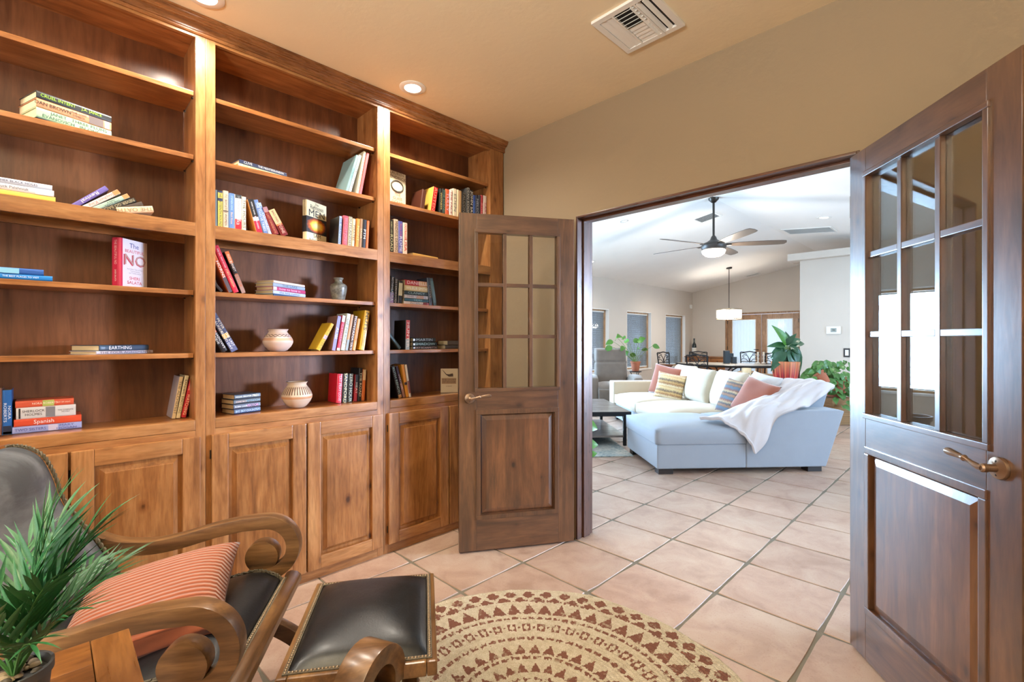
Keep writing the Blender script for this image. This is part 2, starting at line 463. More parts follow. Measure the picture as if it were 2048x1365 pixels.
# ---------------------------------------------------------------- floor: grout bed and single tiles
def tile_mat():
    t = NT('terracotta_tile')
    v = t.coords((1, 1, 1)); a = t.noise(v, 5, 4, .6, .6); b = t.noise(v, 120, 3, .7); c = t.noise(v, 22, 4, .65)
    oi = t.n('ShaderNodeObjectInfo')
    base = t.ramp(a, [(.3, s2l((166, 138, 120))), (.5, s2l((182, 156, 138))), (.72, s2l((192, 171, 153)))])
    sh = t.ramp(oi.outputs['Random'], [(0, (.90, .86, .85, 1)), (.5, (1, 1, 1, 1)), (1, (1.0, .93, .92, 1))])
    base = t.mix(1.0, base, sh, 'MULTIPLY')
    sp = t.ramp(t.math('ADD', b, t.math('MULTIPLY', c, .35)), [(.52, (.80, .70, .62, 1)), (.62, (1, 1, 1, 1))])
    base = t.mix(.45, base, sp, 'MULTIPLY')
    t.set(Base_Color=base, Roughness=t.math('ADD', .34, t.math('MULTIPLY', c, .22)), Specular_IOR_Level=.5)
    t.bump(t.math('ADD', t.math('MULTIPLY', a, .6), t.math('MULTIPLY', b, .15)), .10, .004)
    return t.m
M['tile'] = tile_mat()
M['grout'] = flat('sandy_grout', (122, 116, 102), .95, bump=.4, bscale=200, var=.12)
floor = empty('floor', (0, 4, 0), 0, 'floor of pinkish terracotta tiles running through both rooms', None, None, STRUCT)
MB().box(-6.5, -2.1, -.12, 3.6, 14.2, -.004).build('grout', M['grout'], floor)
TX, TY, TP, GR = -1.4145, 2.390, .4522, .0065
def tile_mb(mb, cx, cy, rr):
    h = TP/2-GR; n = 5; pts = []
    for sx, sy, dx, dy in ((-1, -1, 1, 0), (1, -1, 0, 1), (1, 1, -1, 0), (-1, 1, 0, -1)):
        for k in range(n):
            q = k/n; x, y = sx*h+dx*2*h*q, sy*h+dy*2*h*q
            if k == 0: x -= sx*.004; y -= sy*.004
            j = rr.uniform(-.0022, .0022); x += dy*j; y += dx*j
            pts.append((x, y))
    top = [(x*.992, y*.992, .0) for x, y in pts]; mid = [(x, y, -.003) for x, y in pts]; bot = [(x, y, -.0039) for x, y in pts]
    N = len(pts); v = [(a+cx, b+cy, c) for a, b, c in top+mid+bot]
    f = [tuple(range(N))]
    for L in (0, 1): f += [(L*N+i, L*N+N+i, L*N+N+(i+1) % N, L*N+(i+1) % N) for i in range(N)]
    mb.add(v, f)
TV = []
for k in range(7):
    mb = MB(); tile_mb(mb, 0, 0, random.Random(k)); TV.append(mb.mesh('tile', M['tile']))
cells = []
for i in range(-12, 12):
    for j in range(-11, 27):
        cx, cy = TX+(i+.5)*TP, TY+(j+.5)*TP
        if cx < -6.55 or cx > 3.6 or cy < -2.1 or cy > 14.1: continue
        if cy < YW and cx < -2.7: continue
        wv = cx*FX+cy*FY
        vis = False
        if wv > .45:
            for ox, oy in ((0, 0), (.2, .2), (-.2, .2), (.2, -.2), (-.2, -.2)):
                w2 = (cx+ox)*FX+(cy+oy)*FY
                px = 1024+940*((cx+ox)*RX+(cy+oy)*RY)/w2; py = 681.5+940*1.27/w2
                if -10 < px < 2058 and py < 1375 and (cy < YW+.2 or 1150 < px < 1705): vis = True
        cells.append((0 if vis else 1, wv if vis else cx*cx+cy*cy, cx, cy))
cells.sort()
rest = MB()
for n, (nv, _, cx, cy) in enumerate(cells):
    if n < 298 and not nv:
        link_copy(TV[R_.randrange(7)], 'tile', None, (cx, cy, 0), (0, 0, R_.choice((0, 1, 2, 3))*pi/2))
        o = COL.objects[-1]; attach(o, floor)
    else: tile_mb(rest, cx, cy, R_)
o = rest.build('tile_field', M['tile'], floor); o['kind'] = 'stuff'

# ---------------------------------------------------------------- windows of the living room
blind_me = None
def blind_mesh(wd, ht, slats, gap=.0):
    mb = MB(); p = ht/slats
    for k in range(slats):
        z = ht-(k+.5)*p
        mb.add([(-.011, 0, z-.009), (.011, 0, z+.009), (.011, wd, z+.009), (-.011, wd, z-.009), (-.010, 0, z-.010), (.012, 0, z+.008), (.012, wd, z+.008), (-.010, wd, z-.010)],
               [(0, 1, 2, 3), (7, 6, 5, 4), (0, 4, 5, 1), (3, 2, 6, 7), (1, 5, 6, 2), (0, 3, 7, 4)])
    return mb
open_me = MB()
for k in range(54): open_me.box(-.012, 0, (k+.5)*1.34/54-.0006, .012, 1.02, (k+.5)*1.34/54+.0006)
open_me = open_me.mesh('blind_slats', M['whitep'])
blind_me = blind_mesh(1.02, 1.34, 54).mesh('blind_slats', M['blind'])
for k, (a, b) in enumerate(WIN):
    pos = ('nearest the study', 'second from the study', 'behind the recliner', 'behind the trailing plant', 'beside the wooden sideboard')[k]
    wdo = empty('window_%d' % (k+1), (XWn-.1, (a+b)/2, 1.27), 0, 'deep tan framed window with grey blinds ' + pos, None, None, STRUCT)
    m = MB().box(-6.5, a, .52, -6.44, a+.05, 2.02).box(-6.5, b-.05, .52, -6.44, b, 2.02).box(-6.5, a, .52, -6.44, b, .57).box(-6.5, a, 1.97, -6.44, b, 2.02)
    m.box(-6.47, a+.05, .57, -6.455, a+.08, 1.97).box(-6.47, b-.08, .57, -6.455, b-.05, 1.97)
    m.build('frame', M['winwood'], wdo, .004)
    MB().box(-6.485, a+.05, .57, -6.48, b-.05, 1.97).build('pane', M['glass'], wdo)
    o = link_copy(open_me if k < 2 else blind_me, 'blind_slats', wdo, (-6.44, a+.1, .6)); attach(o, wdo); o.location = (-6.44, a+.1, .6)
    MB().box(-6.455, a+.09, 1.94, -6.425, b-.09, 1.965).box(-6.452, a+.1, .575, -6.43, b-.1, .592).build('blind_rail', M['whitep'], wdo)
    MB().box(-6.44, a+.001, .50, -6.33, b-.001, .535).build('sill', M['whitep'], wdo, .006)
    # white reveal boards
    MB().box(-6.44, b-.012, .535, -6.352, b-.001, 2.019).box(-6.44, a+.001, .535, -6.352, a+.012, 2.019).box(-6.44, a+.012, 2.0, -6.352, b-.012, 2.019).build('reveal', M['whitep'], wdo)
# study window (outside the picture, lights the armchair)
wdo = empty('window_6', (-.35, -2.08, 1.5), 0, 'wide study window behind the camera', None, None, STRUCT)
MB().box(-1.55, -2.12, .7, -1.49, -2.06, 2.3).box(.79, -2.12, .7, .85, -2.06, 2.3).box(-1.49, -2.12, .7, .79, -2.06, .76).box(-1.49, -2.12, 2.24, .79, -2.06, 2.3).box(-.37, -2.11, .76, -.33, -2.07, 2.24).build('frame', M['winwood'], wdo, .003)
MB().box(-1.49, -2.093, .76, .79, -2.089, 2.24).build('pane', M['glass'], wdo)
# patio doors of the living room (outside the picture)
pd = empty('door_4', (3.6, 7.2, 0), 0, 'sliding glass patio doors on the east side of the living room', None, None, STRUCT)
m = MB()
for y in (4.2, 5.4, 6.57, 7.74, 8.94): m.box(3.55, y, 0, 3.6, y+.06, 2.4)
m.box(3.55, 4.2, 2.34, 3.6, 9.0, 2.4).box(3.55, 4.2, 0, 3.6, 9.0, .06)
m.build('frame', M['white'], pd)

# garden doors at the end of the dining area
gd = empty('door_3', (-4.4, 14.1, 0), 0, 'pair of wooden glazed garden doors with sheer curtains behind the dining table', None, None, STRUCT)
MB().box(-5.37, 14.08, 0, -5.32, 14.26, 2.06).box(-3.48, 14.08, 0, -3.43, 14.26, 2.06).box(-5.32, 14.08, 2.01, -3.48, 14.26, 2.06).build('frame', M['fdoor'], gd, .004)
for x0 in (-5.315, -4.395):
    x1 = x0+.91; L = MB().box(x0, 14.09, .01, x0+.14, 14.135, 2.0).box(x1-.14, 14.09, .01, x1, 14.135, 2.0).box(x0+.14, 14.09, 1.86, x1-.14, 14.135, 2.0).box(x0+.14, 14.09, .01, x1-.14, 14.135, .25)
    leaf = L.build('door_leaf', M['fdoor'], gd, .004)
    MB().box(x0+.14, 14.11, .25, x1-.14, 14.115, 1.86).build('pane', M['glass'], leaf)
    MB().box(x0+.135, 14.078, .245, x0+.155, 14.09, 1.865).box(x1-.155, 14.078, .245, x1-.135, 14.09, 1.865).box(x0+.155, 14.078, 1.845, x1-.155, 14.09, 1.865).build('glass_bead', M['whitep'], leaf)
    def cur(u, v, x0=x0, x1=x1): return (x0+.15+(x1-x0-.3)*u, 14.098-.006*sin(u*46), .24+1.6*v)
    MB().grid(cur, 60, 2).build('sheer_curtain', M['sheer'], leaf)
    for z in (.3, 1.0, 1.75):
        xx = x0-.004 if x0 < -5 else x1-.012
        MB().box(xx, 14.07, z, xx+.016, 14.09, z+.1).build('hinge', M['steel'], leaf)
MB().tube([(-4.48, 14.08, 1.02), (-4.48, 14.03, 1.02), (-4.58, 14.03, 1.02)], .009).build('lever', M['steel'], gd)

fl = empty('added_floor_lamp', (-.2, -1.3, 0), 0, 'slim dark floor lamp added unseen behind the camera to brighten the ceiling', 'lamp')  # unseen lamp body, added to go with the ceiling uplight
MB().lathe([(.13, 0), (.13, .015), (.02, .03), (.012, .04), (.012, 1.72), (.03, 1.74), (.17, 1.82), (.165, 1.822), (.03, 1.75), (.002, 1.75)], 32, cap=False).build('stand', M['steel'], fl, 0, True, local=True)
# ---------------------------------------------------------------- the two study doors
def study_door(name, hx, hy, ang, W, sgn, label):
    d = Vector((cos(ang), sin(ang))); nrm = Vector((-d.y, d.x))*sgn; T = .042; h = T/2
    e = empty(name, (hx-nrm.x*h, hy-nrm.y*h, 0), ang, label, None, None, STRUCT)
    H = 2.03; s = .105; z0 = .012
    g0, g1 = .975, 1.925; p0, p1 = .20, .85
    def B(nm, mat, *bx, **k):
        m = MB()
        for b in bx: m.box(*b)
        return m.build(nm, mat, k.get('par', e), k.get('bev', .0025), local=True)
    B('stile', M['door'], (0, -h, z0, s, h, H)); B('stile', M['door'], (W-s, -h, z0, W, h, H))
    B('top_rail', M['door_x'], (s, -h, g1, W-s, h, H)); B('lock_rail', M['door_x'], (s, -h, p1, W-s, h, g0))
    B('bottom_rail', M['door_x'], (s, -h, z0, W-s, h, p0))
    # bead around the lights, stands a little proud
    q = h+.006; bw = .020
    B('glazing_bead', M['door_x'], (s-.012, -q, g0-.012, W-s+.012, q, g0+bw-.012), (s-.012, -q, g1-bw+.012, W-s+.012, q, g1+.012), bev=.003)
    B('glazing_bead', M['door'], (s-.012, -q, g0+bw-.012, s+bw-.012, q, g1-bw+.012), (W-s-bw+.012, -q, g0+bw-.012, W-s+.012, q, g1-bw+.012), bev=.003)
    xa, xb, za, zb = s+.008, W-s-.008, g0+.008, g1-.008; mw = .011
    for i in (1, 2):
        x = xa+(xb-xa)*i/3; B('muntin', M['door'], (x-mw, -.017, za, x+mw, .017, zb))
    for i in (1, 2):
        z = za+(zb-za)*i/3
        m = MB()
        for j in range(3):
            u0 = xa+(xb-xa)*j/3+(mw if j else 0); u1 = xa+(xb-xa)*(j+1)/3-(mw if j < 2 else 0); m.box(u0, -.0165, z-mw, u1, .0165, z+mw)
        m.build('muntin', M['door_x'], e, .002, local=True)
    for i in range(3):
        for j in range(3):
            u0, u1 = xa+(xb-xa)*i/3+(mw if i else 0), xa+(xb-xa)*(i+1)/3-(mw if i < 2 else 0)
            w0, w1 = za+(zb-za)*j/3+(mw if j else 0), za+(zb-za)*(j+1)/3-(mw if j < 2 else 0)
            MB().box(u0, -.002, w0, u1, .002, w1).build('pane', M['glass'], e, local=True)
    # raised panel on both faces with a dark quirk and moulding
    pm = MB()
    for sg in (1, -1):
        f0, f1, f2 = [(s+k, W-s-k, p0+k, p1-k) for k in (.028, .034, .060)]
        ys = (sg*.004, sg*.010, sg*.018); v = []
        for (a, b, c, dd), y in zip((f0, f1, f2), ys): v += [(a, y, c), (b, y, c), (b, y, dd), (a, y, dd)]
        pm.add(v, [(i, (i+1) % 4, 4+(i+1) % 4, 4+i) for i in range(4)]+[(4+i, 4+(i+1) % 4, 8+(i+1) % 4, 8+i) for i in range(4)]+[(8, 9, 10, 11)])
    pm.box(s, -.004, p0, W-s, .004, p1)
    pm.build('panel', M['door_p'], e, 0, local=True)
    mm = MB(); k = .024
    for sg in (1, -1):
        y0, y1 = (sg*.002, sg*(h+.005))
        ya, yb = min(y0, y1), max(y0, y1)
        mm.box(s-.004, ya, p0-.004, W-s+.004, yb, p0+k).box(s-.004, ya, p1-k, W-s+.004, yb, p1+.004).box(s-.004, ya, p0+k, s+k, yb, p1-k).box(W-s-k, ya, p0+k, W-s+.004, yb, p1-k)
    mm.build('panel_moulding', M['door'], e, .004, local=True)
    # lever sets on both faces
    for sg in (1, -1):
        hs = empty('lever_handle', (W-.062, sg*h, .925), 0); hs.parent = e; hs['label'] = 'aged bronze lever handle'
        m = MB(); R = Matrix.Rotation(-sg*pi/2, 4, 'X')
        m.M = R; m.lathe([(.030, 0), (.031, .004), (.029, .009), (.020, .012), (.011, .014), (.010, .034), (.012, .036), (.012, .046), (.008, .05)], 28)
        m.M = None
        m.build('rose', M['bronze'], hs, 0, True, local=True)
        pth = [(0, sg*.044, 0), (-.012, sg*.046, .001), (-.03, sg*.047, .006), (-.05, sg*.047, .012), (-.056, sg*.047, .013), (-.060, sg*.047, .0135), (-.066, sg*.047, .0145), (-.085, sg*.047, .017), (-.108, sg*.047, .019), (-.118, sg*.047, .0195), (-.122, sg*.047, .0195)]
        m = MB().tube(pth, [.009, .0085, .0065, .006, .0095, .007, .0072, .0088, .0112, .0095, .003], 14)
        m.build('lever', M['bronze'], hs, 0, True, local=True)
        m = MB()
        for zz in (.018, -.018):
            m.M = Matrix.Translation((0, sg*.008, zz)) @ R; m.lathe([(.0035, 0), (.0035, .004), (.001, .0055)], 10)
        m.build('screw', M['steel'], hs, 0, True, local=True)
    B('latch_plate', M['steel'], (W-.001, -.012, .87, W+.0015, .012, .98), bev=0)
    for z in (.22, 1.0, 1.78):
        MB().tube([(-.003, -sgn*(h+.002), z), (-.003, -sgn*(h+.002), z+.09)], .006, 10).box(-.0015, -h, z, 0, h*.2, z+.09).build('hinge', M['bronze'], e, local=True)
    return e
study_door('door_1', -1.823, 2.352, atan2(1.735-2.352, -2.199+1.823), .7225, 1, 'open brown glazed door against the bookcase, nine panes over a raised panel')
study_door('door_2', -.4007, 2.374, radians(-52), .755, -1, 'open brown glazed door close to the camera, its face shining with blue daylight')

# ---------------------------------------------------------------- ceiling fittings
def ceiling_can(x, y, z, label, cat='ceiling light', grp=None, mat='led', tilt=0, r=.062):
    e = empty('recessed_light', (x, y, z), 0, label, cat, grp)
    e.rotation_euler = (0, tilt, 0)
    MB().lathe([(r*.72, -.002), (r*.76, -.006), (r*1.15, -.006), (r*1.22, -.003), (r*1.22, .0)], 32, cap=False).build('trim_ring', M['white'], e, 0, True, local=True)
    MB().lathe([(r*.0, -.003), (r*.74, -.003)], 32, cap=False).build('lens', M[mat], e, local=True)
for i, (x, y) in enumerate(CANS):
    lab = {0: 'lit recessed light in the tan ceiling near the end of the bookcase', 1: 'lit recessed light cut by the top of the picture above the bookcase', 2: 'lit recessed light at the far left end of the row over the armchair'}.get(i, 'lit recessed light in the study ceiling behind the camera')
    ceiling_can(x, y, ZC, lab, grp='recessed lights in the study ceiling')
def on_slope(px, py):
    d = ray(px, py)
    if px < 1900:
        t = (2.74+.176*6.35-1.27)/(d[2]-.176*d[0]); p = Vector((t*d[0], t*d[1], 1.27+t*d[2]))
        if p.x <= -2.816: return p, -atan2(.176, 1)
    t = (3.362-.2816-1.27)/(d[2]+.1*d[0]); return Vector((t*d[0], t*d[1], 1.27+t*d[2])), atan2(.1, 1)
for px, py, lab in ((1181, 524, 'small lit recessed light low on the vault by the door frame'), (1648, 435.5, 'bright recessed light on the vault right of the fan')):
    p, tl = on_slope(px, py); ceiling_can(p.x, p.y, p.z, lab, grp='recessed lights in the vaulted ceiling', mat='led_g', tilt=tl, r=.085)
    spot_light('vault_spot', (p.x, p.y, p.z-.03), 26, SOFT, 150, .8, .05)
for i, (x, y) in enumerate(((-5.2, 8.6), (-5.2, 11.2), (-1.2, 8.8), (1.0, 5.0), (-4.6, 4.4))):
    z = zl(x) if x < -2.8 else zr(x); spot_light('vault_spot', (x, y, z-.04), 26, SOFT, 150, .8, .05)
# smoke detector
p, tl = on_slope(1248, 438.5)
sd = empty('smoke_detector', p, 0, 'round white smoke detector on the vaulted ceiling near the door head', 'smoke detector'); sd.rotation_euler = (0, tl, 0)
MB().lathe([(0, -.035), (.06, -.035), (.085, -.026), (.09, -.004), (.09, 0)], 32, cap=False).build('housing', M['white'], sd, 0, True, local=True)
MB().lathe([(.052, -.037), (.056, -.0375), (.06, -.0355)], 32, cap=False).build('sensor_ring', flat('grey_ring', (150, 150, 150), .5), sd, 0, True, local=True)
# air vents
def register(name, p, wx, wy, label, rz=0, tilt=0, cat='air vent', style='grid'):
    e = empty(name, p, rz, label, cat); e.rotation_euler = Vector((0, tilt, rz))
    fw = .028 if wx < .4 and wy < .4 else .03; z = -.013
    m = MB().box(-wx/2, -wy/2, z, wx/2, -wy/2+fw, 0).box(-wx/2, wy/2-fw, z, wx/2, wy/2, 0).box(-wx/2, -wy/2+fw, z, -wx/2+fw, wy/2-fw, 0).box(wx/2-fw, -wy/2+fw, z, wx/2, wy/2-fw, 0)
    m.build('frame', M['white'], e, .0015, local=True)
    ix, iy = wx/2-fw, wy/2-fw
    if style == 'grid':
        MB().box(-ix, -iy, -.0018, ix, iy, -.0004).build('duct_shade_plate', M['dark'], e, local=True)  # dark plate standing in for the shade inside the duct
        # three banks: one of long louvers either side, short ones between
        def slat(x0, x1, y0, y1, ax, t):
            m = MB(); c = ((x0+x1)/2, (y0+y1)/2, -.0085 if abs(t) < .8 else -.0105)
            m.M = Matrix.Translation(c) @ Matrix.Rotation(t, 4, ax)
            m.box(-(x1-x0)/2, -(y1-y0)/2, -.0008, (x1-x0)/2, (y1-y0)/2, .0008)
            m.build('louver', M['white'], e, local=True)
        b0 = -ix+2*ix*.26; b1 = ix-2*ix*.26
        for k in range(2): slat(-ix+.002+k*.033, -ix+.034+k*.033, -iy, iy, 'Y', -.16)
        for k in range(3): slat(ix-.032-k*.030, ix-.012-k*.030, -iy, iy, 'Y', -.9)
        MB().box(b0, -iy, -.013, b0+.008, iy, -.002).box(b1-.008, -iy, -.013, b1, iy, -.002).build('divider', M['white'], e, local=True)
        n = 10
        for k in range(n):
            yk = -iy+2*iy*(k+.5)/n; hi = k < n/2
            slat(b0+.01, b1-.01, yk-(.004 if hi else .0118), yk+(.004 if hi else .0118), 'X', .9 if hi else -.12)
    else:
        MB().box(-ix, -iy, -.0018, ix, iy, -.0004).build('duct_shade_plate', flat('duct_shade_grey', (70, 72, 76), .8), e, local=True)  # grey plate, the duct's shade put into its colour
        n = max(4, int(iy*2/.03))
        for k in range(n):
            m = MB(); yk = -iy+2*iy*(k+.5)/n; m.M = Matrix.Translation((0, yk, -.009)) @ Matrix.Rotation(.35, 4, 'X'); m.box(-ix, -.008, -.001, ix, .008, .001); m.build('louver', M['white'], e, local=True)
    return e
register('air_vent', (-1.125, 1.928, ZC), .30, .315, 'white ceiling air vent with louvers over the study', 0)
p, tl = on_slope(1414, 435); register('air_vent', p, .36, .36, 'square louvered air vent in the vault left of the fan rod', 0, tl, style='long')
p, tl = on_slope(1505, 549.5); register('air_vent', p, .36, .2, 'small distant air vent in the vault right of the chandelier rod', 0, tl, style='long')
p, tl = on_slope(1618, 461); register('return_grille', p, .8, .55, 'wide pale return air grille in the vault above the partition ledge', 0, tl, 'air vent', 'long')
# ---------------------------------------------------------------- bookcase: three fitted units, a cornice over all
XF = -2.515
LV = [2.405, 2.115, 1.803, 1.498, 1.212, .909]
UNITS = [(-.386, .516, -.348, .477, 'left'), (.516, 1.418, .555, 1.378, 'middle'), (1.418, 2.398, 1.461, 2.270, 'right')]
def cab_door(par, y0, y1, z0, z1):
    x0, x1 = XF+.0005, XF+.020; w = .068
    m = MB().box(x0, y0, z0, x1, y0+w, z1).box(x0, y1-w, z0, x1, y1, z1)
    d = m.build('cabinet_door', M['case'], par, .0045, seg=2)
    for za_, zb_ in ((z0, z0+w), (z1-w, z1)): MB().box(x0, y0+w, za_, x1-.0004, y1-w, zb_).build('door_rail', M['case_y'], d, .0045)
    # raised field: sloping border up to a flat centre
    m = MB(); ins = (0, .004, .012, .032, .034); dep = (x1-.008, x1-.0185, x1-.0185, x1-.0045, x1-.001)
    for i, (k, x) in enumerate(zip(ins, dep)):
        a, b, c, e = y0+w+k, y1-w-k, z0+w+k, z1-w-k
        m.v += [(x, a, c), (x, b, c), (x, b, e), (x, a, e)]
        if i:
            q = 4*i
            for j in range(4): m.f.append((q-4+j, q-4+(j+1) % 4, q+(j+1) % 4, q+j)); m.m.append(0)
    m.f.append((16, 17, 18, 19)); m.m.append(0)
    m.box(x0, y0+w-.004, z0+w-.004, x0+.004, y1-w+.004, z1-w+.004)
    m.build('raised_panel', M['cpanel'], d)
    for z in (z0+.09, z1-.09):
        MB().tube([(x0+.006, y0-.003, z-.02), (x0+.006, y0-.003, z+.02)], .003, 8).build('hinge_barrel', M['steel'], d)
DOORS = {'left': [(-.350, .058), (.066, .494)], 'middle': [(.537, .962), (.970, 1.403)], 'right': [(1.443, 1.885), (1.893, 2.335)]}
units = {}
for (ya, yb, ia, ib, nm) in UNITS:
    e = empty('bookcase', (XF, (ya+yb)/2, 0), 0, {'left': 'fitted alder bookcase unit cut by the left picture edge, holding the white and pink book',
        'middle': 'fitted alder bookcase unit with the two painted clay pots', 'right': 'fitted alder bookcase unit partly covered by the open door'}[nm], 'bookcase', 'fitted bookcase units along the study wall')
    units[nm] = e
    B = lambda n_, mt, *bx, bev=.0015, **k: [None, (lambda m: [m.box(*b) for b in bx] and m.build(n_, mt, e, bev, **k))(MB())][1]
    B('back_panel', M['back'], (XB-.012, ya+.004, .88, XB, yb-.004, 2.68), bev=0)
    B('side_panel', M['case'], (XB, ya+.001, 0, XF-.02, ia, 2.68), bev=0)
    B('side_panel', M['case'], (XB, ib, 0, XF-.02, yb-.001, 2.68), bev=0)
    B('stile', M['case'], (XF-.0195, ya+.0006, 0, XF, ia, 2.70)); B('stile', M['case'], (XF-.0195, ib, 0, XF, yb-.0006, 2.70))
    B('top_rail', M['case_y'], (XF-.0195, ia, 2.642, XF-.0004, ib, 2.70))
    B('top_panel', M['shelf'], (XB, ia, 2.655, XF-.02, ib, 2.67), bev=0)
    for i, z in enumerate(LV):
        if i in (2,):
            B('fixed_shelf', M['shelf'], (XB, ia, z-.02, XF-.02, ib, z-.002), bev=0)
            B('middle_rail', M['case_y'], (XF-.0195, ia, z-.061, XF-.0004, ib, z))
            B('shelf_cleat', M['shelf'], (XB, ia, z-.061, XB+.018, ib, z-.02), bev=.001)
        elif i == 5:
            B('fixed_shelf', M['shelf'], (XB, ia, z-.02, XF-.02, ib, z-.001), bev=0)
            B('ledge_rail', M['case_y'], (XF-.0195, ia, z-.046, XF-.0004, ib, z+.001), bev=.004)
        else:
            B('shelf', M['shelf'], (XB+.002, ia+.003, z-.021, XF-.022, ib-.003, z), bev=.002)
            m = MB()
            for yy in (ia, ib-.008):
                for xx in (XB+.03, XF-.05): m.box(xx, yy, z-.027, xx+.007, yy+.008, z-.021)
            m.build('shelf_pin', M['steel'], e)
    # base cabinet
    mid = (DOORS[nm][0][1]+DOORS[nm][1][0])/2
    B('base_rail', M['case_y'], (XF-.0195, ia, .828, XF-.0006, ib, .862)); B('base_rail', M['case_y'], (XF-.0195, ia, 0, XF-.0006, ib, .075))
    B('mullion', M['case'], (XF-.0195, mid-.022, .075, XF-.0006, mid+.022, .828))
    B('cabinet_bottom', M['shelf'], (XB, ia, .05, XF-.02, ib, .068), bev=0)
    for (y0, y1) in DOORS[nm]: cab_door(e, y0, y1, .055, .836)
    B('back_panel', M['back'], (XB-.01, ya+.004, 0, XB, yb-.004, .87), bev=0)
# filler against the wall
# cornice
def crown_prof():
    p = [(XF, 2.655), (XF+.006, 2.655), (XF+.010, 2.660), (XF+.010, 2.667), (XF+.006, 2.671)]
    for k in range(7):
        a = k/6; p.append((XF+.008+.020*(1-cos(a*pi/2)), 2.672+.024*sin(a*pi/2)))
    p += [(XF+.031, 2.699), (XF+.031, 2.703)]
    for k in range(1, 6):
        a = k/5; p.append((XF+.031+.012*sin(a*pi/2), 2.703+.016*(1-cos(a*pi/2))))
    p += [(XF+.046, 2.720), (XF+.046, 2.7295), (XF-.02, 2.7295), (XF-.02, 2.6995), (XF-.0, 2.6995)]
    return p
m = MB().prism(crown_prof(), -.386, 2.406, 'y')
# prism on axis y takes (x, z)
tag(m.build('cornice', M['crown'], None, 0, True, angle=radians(35)), 'moulded wooden cornice along the top of the bookcase under the ceiling', 'cornice')

# ---------------------------------------------------------------- books
PAGE = {}
def page_mat(rgb):
    k = rgb
    if k not in PAGE:
        t = NT('page_edges'); v = t.coords((1, 1, 1)); w_ = t.n('ShaderNodeTexNoise'); w_.inputs['Scale'].default_value = 400
        mp = t.coords((.02, 1, .02), rnd=False); t.l(mp, w_.inputs['Vector'])
        c = s2l(rgb); t.set(Base_Color=t.mix(w_.outputs['Fac'], tuple(x*.72 for x in c[:3])+(1,), c), Roughness=.9)
        PAGE[k] = t.m
    return PAGE[k]
CV = {}
def cov(rgb):
    if rgb not in CV: CV[rgb] = flat('book_cover_%d_%d_%d' % rgb, rgb, .36, coat=.25, var=.10, bscale=50)
    return CV[rgb]
INK = {}
def ink(rgb):
    if rgb not in INK: INK[rgb] = flat('print_ink_%d_%d_%d' % rgb, rgb, .5)
    return INK[rgb]
RU = Matrix(((0, 0, 1), (0, 1, 0), (-1, 0, 0))).to_euler()     # spine lettering, reading down
RS = Matrix(((0, 0, 1), (1, 0, 0), (0, 1, 0))).to_euler()      # upright letters on the spine plane (x -> +Y)
RC = Matrix(((-1, 0, 0), (0, 0, 1), (0, 1, 0))).to_euler()     # letters on the +Y cover
NB = [0]
WH, BK = (235, 232, 225), (24, 24, 26)
def book(loc, rot, T, H, D, col, label, txt=None, tcol=WH, bands=(), page=(214, 196, 160), grp='books', spans=None, flatlay=False, back=None):
    """origin: lower corner of the spine; thickness along +Y, height along +Z, depth towards -X"""
    e = empty('book', loc, 0, label, 'book', grp); e.rotation_euler = rot
    NB[0] += 1
    c = min(.0022, T*.16); m = MB()
    m.prism([(-D, 0), (-.0035, 0), (-.001, T*.10), (0, T*.28), (0, T*.72), (-.001, T*.90), (-.0035, T), (-D, T), (-D, T-c), (-.0045, T-c), (-.0045, c), (-D, c)], 0, H, 'z')
    m.build('cover', cov(col), e, local=True)
    MB().box(-D+.004, c, .0025, -.0045, T-c, H-.0025).build('page_block', page_mat(page), e, local=True)
    for (f0, f1, bc) in bands:
        MB().box(-.0012, T*.06, H*f0, .0005, T*.94, H*f1).build('spine_band', cov(bc), e, local=True)
    if txt:
        for i, t_ in enumerate(txt if isinstance(txt, (list, tuple)) else [txt]):
            n = len(txt) if isinstance(txt, (list, tuple)) else 1
            f0, f1 = (spans[i] if spans else ((.92-.84*i/n), (.92-.84*(i+1)/n)+(.04 if n > 1 else 0)))
            ln = abs(f0-f1)*H; L = max(len(q) for q in t_.split('\n')); nl = t_.count('\n')+1
            sz = min(T*.88/nl, ln/(L*.5))
            tc = tcol[i] if isinstance(tcol, list) else tcol
            text(t_, sz, ink(tc), e, (.0009, T/2, H*(f0+f1)/2), RU, 'title', fit=ln)
    return e
SH = {'2': 'second', '3': 'third', '4': 'fourth', '5': 'fifth', '6': 'lowest'}
SHN = {1: 'left', 2: 'middle', 3: 'right'}
def place(bay, sh): return 'on the %s unit\'s %s shelf' % (SHN[bay], SH[str(sh)])
def grp(bay, sh): return 'books on the %s shelf of the %s bookcase unit' % (SH[str(sh)], SHN[bay])
